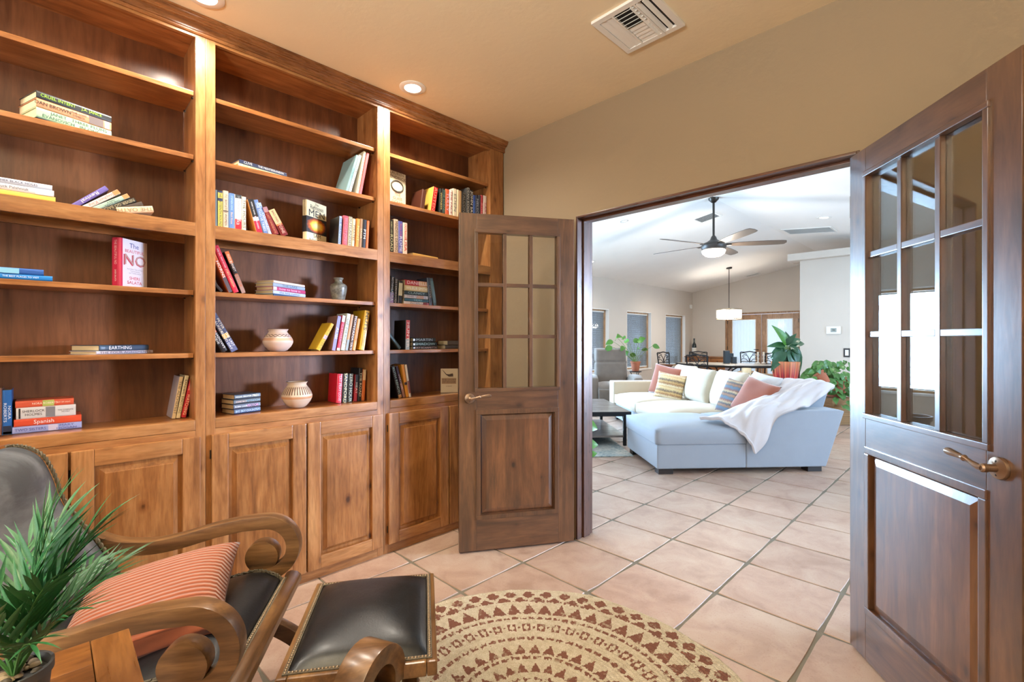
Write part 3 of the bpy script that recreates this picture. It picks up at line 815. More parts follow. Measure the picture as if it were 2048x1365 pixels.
def U(bay, sh, pl, pr, pt, a, D, col, label, txt=None, tcol=WH, bands=(), X=-2.55, page=(214, 196, 160), spans=None, pdrop=0):
    """upright or leaning book from its bottom edge (pl..pr) and the picture height of its top"""
    z = LV[sh-1]; ya, yb = on_x(pl, 0, X).y, on_x(pr, 0, X).y
    ar = radians(a); T = max(.008, (yb-ya)*cos(ar))
    ptx = pr if abs(a) < 4 else None
    # top height: solve along the lean
    pxm = (pl+pr)/2
    for _ in range(3):
        ztop = on_x(pxm, pt, X).z; H = max(.08, (ztop-z)/cos(ar)-abs(T*math.tan(ar))*.5)
        yt = (ya+yb)/2+H*sin(ar); w_ = X*FX+yt*FY; pxm = 1024+940*(X*RX+yt*RY)/w_
    if a >= 0: loc = Vector((X, yb, z+.0004)); off = -T
    else: loc = Vector((X, ya, z+.0004)); off = 0
    rot = Matrix.Rotation(-ar, 3, 'X'); o = loc+rot @ Vector((0, off, 0))
    return book(o, rot.to_euler(), T, H, D, col, label+' '+place(bay, sh), txt, tcol, bands, page, grp(bay, sh), spans)
def ST(bay, sh, p0, p1, X, yaw, items, L=None, z=None):
    """stack of books lying flat, spine to the room; p0..p1 the spine's ends in the picture; items from the bottom up"""
    zz = (LV[sh-1] if z is None else z)+.0004
    yr = radians(yaw); d = Vector((-sin(yr), cos(yr), 0))
    def solve(P, px):
        u = (px-1024)/940; # (r - u w)(P + L d) = 0
        g = lambda q: (q.x*RX+q.y*RY)-u*(q.x*FX+q.y*FY)
        return -g(P)/g(d)
    if L is None:
        P = on_x(p0, 0, X)
        L = solve(P, p1)
    else:
        P = on_x(p1, 0, X)-d*L
    P.z = 0
    for (T, col, label, txt, tcol, bands, k0, k1, D, spans) in items:
        # k0, k1: how far this book's ends stand in from the stack's ends; lying = rotated so that height runs along +Y
        Lb = L-k0-k1
        # columns: local y (thickness) -> +Z up, local z (height) -> along d reversed so that titles read left to right
        ex = Vector((cos(yr), sin(yr), 0)); ez = -d; ey = Vector((0, 0, 1))
        Rm = Matrix((ex, ey, ez)).transposed()
        o = P+d*(k0+Lb); o.z = zz
        book(o, Rm.to_euler(), T, Lb, D, col, label+' '+place(bay, sh), txt, tcol, bands, (214, 196, 160), grp(bay, sh), spans)
        zz += T+.0004
def I(T, col, label, txt=None, tcol=WH, bands=(), k0=0, k1=0, D=.13, spans=None): return (T, col, label, txt, tcol, bands, k0, k1, D, spans)

# left unit
ST(1, 2, 73, 223, -2.535, 18.6, [
    I(.005, (40, 44, 60), 'thin dark booklet under the three hardbacks', k0=.002, k1=.08, D=.14),
    I(.038, (168, 205, 168), 'mint green hardback at the foot of the stack', ['JANET\nEVANOVICH', 'THREE PLUMS\nIN ONE'], (60, 90, 80), D=.16, spans=[(.9, .55), (.55, .08)]),
    I(.034, (196, 142, 104), 'tan hardback with big black capitals mid stack', ['DAN BROWN', 'THE LOST\nSYMBOL'], [(40, 26, 22), (70, 50, 40)], [(.03, .10, (210, 205, 195)), (.12, .32, (120, 110, 110))], D=.165, spans=[(.97, .62), (.56, .36)]),
    I(.028, (44, 48, 50), 'black hardback with lime green letters topping the stack', ['CRUEL INTENT', 'J.A. JANCE'], (160, 220, 60), D=.155, spans=[(.94, .52), (.45, .12)])])
ST(1, 3, None, 111, -2.535, 0, [
    I(.021, (232, 200, 92), 'yellow paperback at the foot of the cut off stack', k1=.0),
    I(.024, (226, 222, 226), 'white paperback with a red stripe mid stack', ['Chuck Palahniuk'], (60, 60, 80), [(.02, .22, (190, 205, 215))], k1=.004, spans=[(.72, .26)]),
    I(.019, (206, 214, 230), 'pale blue paperback about black holes topping the stack', ['MY HEART & OTHER BLACK HOLES'], (40, 50, 90), k1=.009, spans=[(.95, .2)])], L=.235)
fan = [((104, 92, 160), 'purple paperback leaning first in the fan', ['Revival'], (235, 225, 225)), ((222, 204, 192), 'cream and pink paperback second in the fan', ['Stephen King'], (180, 110, 110)),
       ((150, 178, 160), 'sage green paperback with orange top third in the fan', ['THE DARK\nHALF'], (40, 50, 50)), ((52, 50, 44), 'black paperback fourth in the fan', ['NEVER GO BACK'], (160, 150, 120)),
       ((70, 60, 54), 'dark brown patterned paperback fifth in the fan', ['BOOK'], (200, 190, 180))]
for k, (c, lab, tx, tc) in enumerate(fan):
    yb = (.080, .112, .141, .166, .189)[k]; H_ = (.145, .145, .14, .13, .125)[k]
    T = .0185; ar = radians((46, 50, 54, 58, 63)[k])
    loc = Vector((-2.59, yb, LV[2]+.0004)); rot = Matrix.Rotation(-ar, 3, 'X'); o = loc+rot @ Vector((0, -T, 0))
    book(o, rot.to_euler(), T, H_, .11, c, lab+' '+place(1, 3), None if k == 4 else tx, tc, [(.84, 1.0, (206, 132, 84))] if k in (1, 2) else [], grp=grp(1, 3))
loc = Vector((-2.565, .212, LV[2]+.0004)); rot = Matrix.Rotation(-radians(76), 3, 'X'); o = loc+rot @ Vector((0, -.026, 0))
book(o, rot.to_euler(), .026, .125, .10, (206, 186, 150), 'thick cream hardback lying last in the fan '+place(1, 3), ['THE OATH'], (150, 120, 90), grp=grp(1, 3))
ST(1, 4, None, 105, -2.535, 0, [
    I(.019, (20, 120, 196), 'bright blue paperback under the dark blue one', ['DAVID\nSEDARIS', 'THE BEST PLACES TO VISIT'], (230, 240, 250), spans=[(.98, .62), (.56, .14)]),
    I(.022, (30, 84, 160), 'dark blue paperback with pale band on the blue pair', ['AWAY'], (220, 235, 250), [(.30, .55, (130, 190, 220))], k1=.024, spans=[(.9, .7)])], L=.24)
# the white and pink book standing face out
def facing(px, X, yaw, T, H, D, z, col, spine, label, grp_, lean=0):
    P = on_x(px, 0, X); yr = radians(yaw)
    rot = Matrix.Rotation(yr, 3, 'Z') @ Matrix.Rotation(radians(lean), 3, 'X')
    o = Vector((P.x, P.y, z+.0004))-rot @ Vector((0, T, 0)); o.z = z+.0004+(0.0 if lean >= 0 else 0)
    e = book(o, rot.to_euler(), T, H, D, col, label, grp=grp_)
    if spine: MB().prism([(-.012, -.0006), (-.0036, -.0006), (-.001, T*.10), (.0006, T*.28), (.0006, T*.72), (-.0008, T*.90), (-.0036, T+.0006), (-.012, T+.0006), (-.012, T), (-.004, T), (-.002, T*.9), (-.001, T*.1), (-.004, 0), (-.012, 0)], 0.0, H, 'z').build('spine', cov(spine), e, local=True)
    return e
def ctext(e, s, size, col, x, z, T, fit=None, rot=0): return text(s, size, ink(col), e, (x, T+.0009, z), RC, 'cover_title', fit=fit)
T_ = .040
e = facing(240, -2.60, -49.3, T_, .212, .135, LV[3], (222, 214, 216), (206, 44, 78), 'white book with a bright pink spine standing face out '+place(1, 4), grp(1, 4), lean=0)
text('THE BEAUTIFUL NO', .016, ink((240, 200, 205)), e, (.0014, T_/2, .15), RU, fit=.10); text('SHERI SALATA', .011, ink((250, 235, 235)), e, (.0014, T_/2, .05), RU, fit=.05)
ctext(e, 'The', .030, (70, 80, 140), -.068, .185, T_); ctext(e, 'BEAUTIFUL', .019, (206, 80, 96), -.070, .160, T_, .092)
ctext(e, 'NO', .068, (190, 60, 78), -.070, .119, T_, .078); ctext(e, 'NO', .066, (176, 140, 132), -.073, .122, T_, .074).location.y += .0006
ctext(e, 'And Other Tales of Trial,\nTranscendence,\nand Transformation', .0085, (150, 140, 145), -.072, .075, T_, .10); ctext(e, 'SHERI\nSALATA', .019, (196, 44, 60), -.070, .034, T_, .066)
ST(1, 5, 193, 306, -2.545, 34, [
    I(.014, (186, 180, 190), 'pale grey book under the dark blue one', ['THE FOUR AGREEMENTS'], (60, 60, 80), D=.14),
    I(.024, (40, 62, 84), 'dark blue book with white title lying', ['EARTHING'], (230, 232, 230), k0=.012, k1=.02, D=.15, spans=[(.8, .4)])])
P6 = on_z(24.6, 869.7, LV[5]).x
ST(1, 6, 24.5, 163.5, P6, 0, [
    I(.026, (150, 158, 200), 'lavender paperback at the foot of the stack', ['TWO SISTERS', 'MARY\nHOGAN'], (70, 80, 140), [(.36, .5, (200, 190, 205))], spans=[(.96, .54), (.34, .12)]),
    I(.028, (206, 74, 44), 'orange red language book second in the stack', ['Spanish'], (240, 232, 225), k0=.004, k1=.001, D=.13, spans=[(.76, .38)]),
    I(.044, (206, 202, 196), 'thick white detective story book third in the stack', ['SHERLOCK\nHOLMES', 'THE COMPLETE\nNOVELS'], (60, 50, 50), [(.93, .96, (40, 38, 36)), (.36, .52, (120, 118, 120))], k0=.010, k1=.018, D=.11, spans=[(.88, .56), (.3, .06)]),
    I(.026, (200, 84, 56), 'red and orange paperback topping the stack', ['NORA ROBERTS', 'KEY OF LIGHT'], (245, 225, 200), [(.35, .55, (170, 180, 90))], k0=.008, k1=.024, D=.11, spans=[(.7, .32), (.3, .06)])])
U(1, 6, 4.5, 24, 781, 0, .11, (30, 92, 160), 'blue paperback standing beside the stack', ['NORA\nROBERTS'], (225, 232, 240), [(0, .2, (36, 44, 62)), (.02, .07, (190, 180, 140))], X=P6)
U(1, 6, -16, 4, 778, 0, .12, (122, 78, 60), 'brown book at the picture edge standing', X=P6)
X6 = on_z(352, 838, LV[5]).x
U(1, 6, 343, 351, 754, 9, .135, (176, 166, 172), 'grey book with cream spine leaning first in the row', ['THE ALCHEMIST'], (90, 84, 84), [(.0, 1.0, (222, 196, 150))], X=X6)
U(1, 6, 352, 361, 752, 10, .12, (224, 206, 160), 'cream book with bold title leaning second in the row', ['Drown', 'JUNOT DIAZ'], [(30, 28, 28), (110, 110, 80)], X=X6)
U(1, 6, 362, 372, 752, 11, .12, (186, 36, 44), 'bright red book leaning last in the row', ['THE EYES\nWERE', 'WATCHING'], (245, 210, 170), X=X6)

# middle unit
ST(2, 2, 477, 575, -2.545, 9.5, [
    I(.015, (214, 208, 160), 'cream book under the navy one', ['THE BEST AMERICAN ESSAYS'], (170, 170, 110), D=.15),
    I(.019, (38, 46, 72), 'navy book with silver letters lying', ['CLIVE', 'THE MEDITERRANEAN'], (205, 208, 205), k0=.004, k1=.004, D=.15, spans=[(.92, .74), (.6, .1)])])
for pl, pr, pt, a, c, l, tx, tc in (
    (691.5, 696.6, 311, 16, (140, 178, 184), 'large teal grey album leaning first in the row', ['ALBUM'], (110, 150, 160)),
    (697, 702.6, 311, 16, (206, 212, 214), 'slim white album leaning second in the row', ['COUNTRY HOUSES'], (80, 90, 100)),
    (712.6, 717.4, 303.5, 10.5, (222, 212, 186), 'tall cream album leaning third in the row', ['GARDENS OF THE WORLD'], (160, 150, 120)),
    (718, 723.4, 306.5, 11, (206, 106, 110), 'pink album leaning last in the row', None, WH)):
    U(2, 2, pl, pr, pt, a, .17, c, l, tx, tc)
for pl, pr, pt, c, l, tx, tc, b in (
    (429, 434.8, 380, (112, 128, 128), 'grey green book first in the row', None, WH, ()),
    (435.2, 445.6, 382, (40, 52, 84), 'navy book with a yellow title strip', ['THE SIXTEENTH ROUND'], (50, 60, 60), [(.03, .72, (196, 184, 84)), (.80, .95, (196, 184, 84))]),
    (446.2, 457, 382, (206, 184, 156), 'tan book lettered in black', ['T.C. BOYLE', 'THE WOMEN'], (60, 50, 44), [(.45, .47, (50, 40, 36))]),
    (457.4, 469.2, 387, (92, 124, 170), 'sky blue book', ['STEPHEN KING', 'Black House'], [(170, 200, 225), (220, 190, 160)], ()),
    (469.6, 483.6, 390, (216, 208, 204), 'white book with a red foot', ['MURAKAMI', 'Kafka'], [(150, 150, 150), (235, 190, 190)], [(0, .31, (172, 40, 50)), (.90, 1.0, (60, 64, 66))]),
    (484, 492.4, 394, (220, 208, 182), 'slim cream book', ['THE HOURS'], (80, 80, 70), ())):
    U(2, 3, pl, pr, pt, 0, .12, c, l+' standing', tx, tc, b, X=-2.545)
for pl, pr, pt, a, c, l, tx, tc, b in (
    (513.5, 526.6, 399, -15, (212, 140, 60), 'black and red book leaning first after the upright row', ['ROBERT B. PARKER', 'BAD BUSINESS'], [(235, 235, 235), (240, 200, 210)], [(0, .36, (176, 36, 60)), (.36, .47, (225, 225, 222)), (.47, 1, (36, 36, 36))]),
    (527.4, 537.2, 400, -16.5, (96, 122, 168), 'denim blue book leaning second', ['THE TWELVE TRIBES'], (200, 212, 230), ()),
    (538, 544.6, 406, -19, (196, 206, 226), 'slim white and blue book leaning third', ['ON WRITING'], (60, 80, 140), [(.62, 1.0, (150, 170, 210))]),
    (546.5, 560.5, 415, -24, (116, 30, 28), 'dark red book leaning fourth', ['THE LAST CANDIDATE'], (190, 130, 90), [(.82, 1, (150, 110, 120))]),
    (564, 580.5, 420, -29, (108, 26, 24), 'red book with a tan top leaning last', ['BAD MAN', 'STONE'], [(70, 50, 40), (220, 170, 150)], [(.46, 1.0, (206, 166, 120)), (.40, .46, (200, 100, 50))])):
    U(2, 3, pl, pr, pt, a, .115, c, l, tx, tc, b, X=-2.545, page=(206, 140, 62) if 'black and red' in l else (214, 196, 160))
T_ = .030; Xr = -2.60
e = facing(613, Xr, -65, T_, .235, .150, LV[2], (222, 212, 172), None, 'face out book with a yellow fireball cover '+place(2, 3), grp(2, 3))
def fire_mat():
    t = NT('fireball_print'); tc = t.n('ShaderNodeTexCoord'); v = tc.outputs['Generated']
    mp = t.n('ShaderNodeMapping'); mp.inputs['Location'].default_value = (-.5, 0, -.5); mp.inputs['Scale'].default_value = (1, 0, 1); t.l(v, mp.inputs[0])
    ln = t.n('ShaderNodeVectorMath', operation='LENGTH'); t.l(mp.outputs[0], ln.inputs[0])
    d = t.math('ADD', ln.outputs['Value'], t.math('MULTIPLY', t.noise(v, 6, 4), .22))
    t.set(Base_Color=t.ramp(d, [(.16, s2l((250, 240, 170))), (.36, s2l((245, 200, 60))), (.48, s2l((190, 90, 30))), (.60, s2l((40, 38, 40)))]), Roughness=.4)
    return t.m
MB().box(-.150, T_-.001, .060, .0006, T_+.0006, .148).build('cover_picture', fire_mat(), e, local=True)
MB().box(-.002, .0, .060, .0007, T_, .148).build('spine_band', cov((44, 44, 46)), e, local=True)
ctext(e, 'The', .018, BK, -.075, .222, T_); ctext(e, 'Righteous', .034, BK, -.076, .203, T_, .12); ctext(e, 'MEN', .052, BK, -.076, .168, T_, .098)
ctext(e, 'SAM\nBOURNE', .029, BK, -.078, .032, T_, .098); text('THE RIGHTEOUS MEN', .012, ink((150, 110, 60)), e, (.0012, T_/2, .19), RU, fit=.08)
for pl, pr, pt, c, l, tx, tc, b in (
    (676, 681.4, 433, (152, 170, 205), 'pale blue book right of the fireball cover book', ['SUE GRAFTON'], (40, 50, 90), ()),
    (684.5, 694.4, 432, (176, 72, 84), 'rose red book', ['BRIDGET JONES'], (215, 120, 130), ()),
    (695, 702.4, 434, (176, 168, 142), 'grey green book', ['OUTLANDER'], (90, 90, 74), ()),
    (702.8, 708.8, 438, (214, 190, 148), 'cream book with bold foot', ['PIRATES'], (50, 44, 40), ()),
    (711, 717.6, 438, (206, 130, 52), 'orange book', ['NIGHT'], (236, 190, 120), ()),
    (718, 723.4, 438, (146, 110, 76), 'mid brown book', ['SAGA'], (210, 190, 150), ()),
    (724, 731, 440, (28, 28, 34), 'black book', ['PTM'], (226, 224, 220), ()),
    (731.6, 736.6, 442, (188, 96, 48), 'rust orange book last in the row', None, WH, ())):
    U(2, 3, pl, pr, pt, 3, .12, (26, 26, 28) if 'pale blue book right' in l else c, l+('' if 'first' in l else ' standing'), tx, tc, [(0, 1, c)] if 'pale blue book right' in l else b, X=-2.545)
for pl, pr, pt, a, c, l, tx, tc, b in (
    (441, 450, 585, -40, (40, 34, 34), 'low black paperback behind the leaning red book', None, WH, ()),
    (457.5, 466.5, 492, -22, (196, 92, 44), 'orange book with a dark foot leaning by the stile', ['HORNS'], WH, [(0, .32, (84, 74, 80))]),
    (467.5, 479.6, 491.5, -22, (190, 34, 58), 'red hardback leaning mid way', ['THE GIRL WHO KICKED', 'STIEG LARSSON'], [(240, 215, 220), (240, 200, 150)], ()),
    (483.5, 493.2, 503.5, -21, (30, 28, 28), 'black and orange hardback leaning last', ['ALEX BURNETT', 'EDGE'], [(240, 220, 205), (180, 90, 40)], [(.72, 1, (206, 112, 62)), (0, .45, (150, 120, 110))])):
    U(2, 4, pl, pr, pt, a, .12, c, l, tx, tc, b, X=-2.55)
ST(2, 4, 546.5, 611, -2.575, 29.7, [
    I(.013, (36, 72, 110), 'dark blue paperback at the foot of the small stack', D=.115, k0=.002),
    I(.018, (190, 202, 220), 'white and blue paperback second from the foot', ['the kite runner'], (50, 70, 120), D=.115),
    I(.019, (186, 66, 108), 'pink paperback mid way', ['how to love in'], (240, 200, 220), [(.9, 1, (210, 210, 215))], D=.11),
    I(.018, (150, 166, 184), 'silver blue paperback second from the top', ['THE LAKE'], (60, 80, 100), D=.115, k1=.004),
    I(.013, (226, 200, 180), 'cream and orange paperback topping the small stack', D=.11, k0=.003, k1=.006)])
for pl, pr, pt, a, c, l, tx, tc, b in (
    (443.5, 458.5, 626, -27, (30, 28, 30), 'black thriller with white foot letters leaning by the stile', ['THE', 'SHADOWS\nTIDE'], [(220, 110, 60), WH], [(.48, .58, (196, 84, 40))]),
    (463, 480, 629, -28, (60, 66, 92), 'dark blue and silver thriller leaning in front', ['PETER\nBLAUNER', 'THE LAST\nGOOD DAY'], [(215, 205, 180), WH], [(.36, .48, (206, 160, 80)), (.0, .30, (88, 96, 132))])):
    U(2, 5, pl, pr, pt, a, .11, c, l, tx, tc, b, X=-2.56)
for pl, pr, pt, a, c, l, tx, tc, b, D in (
    (632, 640.5, 648, 28, (200, 162, 40), 'small yellow paperback leaning most', ['THE MYSTERY'], (140, 120, 30), [(.42, .56, (180, 160, 180))], .12),
    (663.5, 671, 633, 10, (122, 86, 78), 'lavender spined brown book leaning', ['ALIBI'], (220, 215, 235), [(0, 1, (130, 124, 170))], .13),
    (673, 680, 632, 10, (178, 40, 66), 'crimson book leaning', ['CLOSER'], (225, 120, 140), [(.82, 1, (206, 204, 200)), (0, .07, (190, 200, 170))], .12),
    (681.5, 689.6, 628, 10, (190, 198, 186), 'pale green white book leaning', ['OF MERCY'], (110, 120, 110), (), .13),
    (690.4, 696, 630, 10, (186, 140, 100), 'slim tan book leaning', None, WH, [(0, .3, (130, 140, 140))], .13),
    (697, 704, 633, 10, (72, 46, 40), 'dark chocolate book leaning', ['MONTANA SKY'], (200, 180, 160), (), .13),
    (704.6, 711, 638, 10, (206, 140, 72), 'orange tan book leaning', ['WAVE'], (170, 90, 40), (), .12),
    (718.5, 729, 622, 9, (200, 154, 30), 'tall mustard yellow book leaning against the side', ['NUTS', 'TROUBLE'], [(40, 34, 20), (160, 120, 20)], (), .15)):
    U(2, 5, pl, pr, pt, a, D, c, l, tx, tc, b, X=-2.56)
X7 = on_z(468, 830, LV[5]).x
ST(2, 6, 467.5, 521, X7, 15, [
    I(.023, (36, 54, 88), 'navy paperback at the foot of the four high stack', ['BIG SKY COUNTRY'], (160, 190, 220), D=.115, k0=.003),
    I(.024, (50, 52, 70), 'black and pink paperback second from the foot', ['ROBIN COOK', 'VECTOR'], [WH, (214, 130, 180)], D=.115, k0=-.0),
    I(.023, (34, 36, 42), 'black paperback with cream letters third from the foot', ['ANNE RICE', 'MEMNOCH'], [(222, 180, 150), (90, 130, 140)], D=.115),
    I(.024, (44, 52, 66), 'dark slate paperback topping the four high stack', ['MICHAEL CRICHTON', 'PREY'], (224, 214, 170), D=.11, k0=.004, spans=[(.93, .4), (.32, .08)])])
X8 = on_z(676, 807, LV[5]).x
for pl, pr, pt, a, c, l, tx, tc, b in (
    (672.5, 683, 748.5, 3, (204, 24, 48), 'scarlet paperback with its back cover showing', ['EAT PRAY LOVE'], (240, 170, 180), ()),
    (684.5, 693.5, 748, 3, (34, 30, 28), 'black and gold thriller', ['SANDFORD'], (214, 196, 140), ()),
    (695, 704.5, 748, 3, (36, 38, 36), 'black and olive thriller', ['ZERO HOUR'], (186, 190, 160), ()),
    (708.5, 714.5, 750, 3, (176, 44, 54), 'narrow red and black book', ['HEAT'], WH, [(.5, 1, (40, 38, 40))]),
    (716, 722.6, 737, 3, (26, 28, 34), 'tall black book', ['THE ROAD'], (226, 220, 200), ()),
    (723.5, 729.5, 740, 3, (204, 110, 56), 'orange book with a cream top', None, WH, [(.66, 1, (214, 190, 150))])):
    e_ = U(2, 6, pl, pr, pt, a, .115, c, l+' standing', tx, tc, b, X=X8)

# right unit
T_ = .028
e = facing(774, -2.60, -82.5, T_, .215, .145, LV[1], (206, 190, 158), None, 'tan book with an oval ring picture standing face out '+place(3, 2), grp(3, 2))
m = MB()
ring = [(-.078+.046*cos(a)*1.0, T_+.001, .125+.034*sin(a)) for a in [2*pi*k/28 for k in range(29)]]
m.tube(ring, .004, 6, cap=False); m.build('cover_ring', cov((70, 66, 60)), e, local=True)
MB().prism([(-.078+.036*cos(2*pi*k/24), .125+.026*sin(2*pi*k/24)) for k in range(24)], T_, T_+.0008, 'y').build('cover_oval', cov((222, 216, 196)), e, local=True)
ctext(e, 'LAUREN\nKENDRICK', .026, (110, 84, 60), -.075, .190, T_, .125); ctext(e, 'THE\nGLASS\nOCEAN', .024, (196, 110, 84), -.08, .048, T_, .07)
for pl, pr, pt, a, c, l, tx, tc, b in (
    (841, 849, 380, 8, (74, 40, 28), 'dark brown book in shadow leaning first', None, WH, ()),
    (861, 870, 375, 9, (206, 164, 74), 'gold covered book with a red spine leaning', ['AUSTEN'], (226, 130, 110), [(0, 1, (176, 30, 32))]),
    (879.5, 884.4, 378, 1, (32, 32, 30), 'black book with gold marks beside the red spine', ['WITNESS'], (200, 180, 110), ()),
    (885, 890, 378, 1, (30, 38, 36), 'black green book', ['THE STAND'], (110, 150, 130), ()),
    (891, 898.4, 379, 1, (190, 84, 52), 'orange red book', ['TULLY'], (220, 170, 190), ()),
    (899, 905, 380, 1, (220, 204, 192), 'white book with red mark', ['THE FACE'], (150, 60, 50), ()),
    (905.4, 913.6, 378, 1, (214, 196, 168), 'rounded cream book', ['EDEN'], (120, 120, 110), ()),
    (914, 918, 380, 1, (212, 186, 148), 'slim cream book', None, WH, ()),
    (918.4, 923, 382, 1, (160, 122, 80), 'slim brown book', None, WH, ()),
    (923.5, 931.6, 386, 1, (34, 32, 30), 'thick black book', ['FALCONER'], (120, 112, 100), ()),
    (932, 939, 377, 1, (58, 58, 58), 'tall charcoal book', ['DEAN KOONTZ'], (170, 168, 160), ()),
    (939.4, 946, 381, 1, (30, 30, 32), 'black book with white title', ['JOHN SAUL'], (214, 206, 196), ()),
    (946.4, 951, 391, 1, (32, 62, 130), 'royal blue book', ['MOON'], (90, 130, 190), ()),
    (951.4, 957, 391, 1, (36, 40, 58), 'navy book with silver foot', ['NELSON'], (170, 176, 190), ()),
    (957.4, 961, 391, 1, (26, 26, 44), 'midnight blue book', None, WH, ()),
    (961.4, 966, 391, 1, (168, 52, 62), 'dark pink book', ['JEWEL'], (220, 150, 150), ()),
    (966.4, 973, 392, 1, (214, 200, 190), 'white book last in the row', ['SARA'], (190, 110, 130), ())):
    U(3, 2, pl, pr, pt, a, .12, c, l+('' if 'leaning' in l else ' standing'), tx, tc, b, X=-2.55)
for pl, pr, pt, c, l, tx, tc in (
    (779, 787, 440, (36, 36, 32), 'black book with cream letters', ['ROBERT LUDLUM', 'ROAD'], (206, 200, 150)),
    (788, 796.6, 439, (206, 184, 158), 'tan book', ['MINDFUL EATING'], (96, 70, 70)),
    (797.4, 805.6, 443, (92, 92, 164), 'violet blue book', ['TRAVEL GUIDE', 'ROME'], [(216, 110, 100), (220, 220, 240)]),
    (806.4, 815, 446, (226, 206, 190), 'white book with red capitals', ['OUTRAGE', 'USA'], (206, 60, 48))):
    U(3, 3, pl, pr, pt, 0, .125, c, l+' standing', tx, tc, X=-2.545)
ST(3, 3, 826, 876, -2.56, 8, [I(.024, (186, 146, 78), 'mustard book with torn dust jacket lying alone', None, D=.13)])
for pl, pr, pt, a, c, l, tx, tc, b in (
    (779, 787, 553, 3, (32, 30, 38), 'black book with a magenta foot', ['NOTHING', 'LAURA'], (220, 220, 220), [(0, .4, (130, 44, 90))]),
    (787.6, 793.8, 557, 3, (36, 34, 34), 'black book with brown letters', ['SISTERHOOD'], (190, 176, 160), ()),
    (796, 804, 562, 3, (34, 32, 34), 'black book with a cream panel', None, WH, [(.35, .9, (206, 202, 176))]),
    (860, 866, 556, -7, (46, 50, 62), 'slate book leaning against the stack', ['COVE'], (150, 130, 110), ()),
    (868, 874, 557, -10, (52, 74, 76), 'dark teal book leaning last', None, WH, [(.1, .9, (70, 96, 98))])):
    U(3, 4, pl, pr, pt, a, .12, c, l, tx, tc, b, X=-2.56)
ST(3, 4, 808, 866, -2.56, 3, [
    I(.019, (196, 190, 190), 'white and red paperback under the six high stack', ['INTERLUDE'], (90, 80, 90), [(0, .35, (150, 40, 36))], D=.115),
    I(.019, (40, 84, 104), 'teal paperback second from the foot', ['TIDES'], (140, 200, 210), k0=.006, k1=.022, D=.115),
    I(.022, (196, 198, 210), 'white blue paperback third from the foot', ['THE WAVE'], (120, 120, 160), [(.2, .5, (190, 150, 120))], k0=.005, k1=.040, D=.115),
    I(.024, (32, 52, 58), 'dark green paperback fourth from the foot', ['CLANCY'], (150, 180, 180), k0=.004, k1=.042, D=.115),
    I(.034, (214, 196, 150), 'thick cream paperback fifth from the foot', ['WILBUR SMITH'], (250, 250, 245), k0=.006, k1=.040, D=.11),
    I(.034, (180, 46, 50), 'red and white paperback topping the six high stack', ['DANIELLE'], (240, 220, 220), [(0, .42, (206, 160, 110))], k0=.010, k1=.036, D=.11)])
U(3, 5, 798, 806, 659, -40, .13, (44, 62, 64), 'slim dark book slanting down from the stile', None, X=-2.56)
U(3, 5, 811, 819, 641, 1.5, .14, (30, 30, 30), 'black hardback with a red and silver spine standing', ['HUNTER'], (235, 225, 225), [(.36, 1, (190, 66, 70)), (0, .36, (160, 176, 190))], X=-2.56)
ST(3, 5, 826, 874, -2.57, 6, [
    I(.020, (40, 40, 50), 'dark paperback at the foot of the black stack', ['KAY SCARPETTA'], (170, 150, 150), D=.115, k1=-.006),
    I(.027, (30, 46, 56), 'blue black paperback mid way', ['SHADOW'], (150, 190, 200), D=.115),
    I(.027, (38, 46, 56), 'shiny black paperback topping the black stack', ['MARTIN'], (160, 180, 200), D=.115, k1=.012)])
ST(3, 5, 891, 925, -2.60, 0, [I(.026, (70, 64, 62), 'grey book under the other beside the open door', D=.12), I(.030, (84, 76, 72), 'second grey book beside the open door', D=.12, k0=.02)])
X9 = on_z(800, 797, LV[5]).x
for pl, pr, pt, a, c, l, tx, tc, b in (
    (797.5, 804.6, 733, -15, (34, 36, 46), 'black book with silver letters leaning first', ['RUTH RENDELL'], (170, 200, 200), [(0, .1, (200, 150, 90))]),
    (806, 811.4, 733, -15, (60, 44, 66), 'purple black book leaning second', ['WIDOW'], (200, 180, 190), [(0, .45, (150, 110, 90))]),
    (813, 818.6, 730, -10, (210, 140, 48), 'bright orange book leaning third', None, WH, [(.38, .46, (60, 40, 40))]),
    (819, 823, 730, -9, (216, 204, 186), 'slim white and rust book leaning last', None, WH, [(.12, .5, (130, 70, 60))])):
    U(3, 6, pl, pr, pt, a, .12, c, l, tx, tc, b, X=X9)
T_ = .02
e = facing(881, -2.66, -130, T_, .165, .12, LV[5]+.0, (190, 168, 134), None, 'tan bird cover book face out beside the door '+place(3, 6), grp(3, 6))
MB().tube([(-.012, T_+.0005, .158), (-.04, T_+.0005, .125), (-.06, T_+.001, .118), (-.085, T_+.001, .122)], [.001, .003, .009, .012], 6).build('cover_picture', cov((66, 50, 40)), e, local=True)
MB().box(-.108, T_, .06, -.008, T_+.0006, .10).build('cover_band', cov((140, 104, 64)), e, local=True)
ctext(e, 'THE STORY\nOF EDGAR', .015, (70, 46, 30), -.058, .08, T_, .09)
ctext(e, 'a novel', .012, (90, 64, 44), -.058, .045, T_, .05)
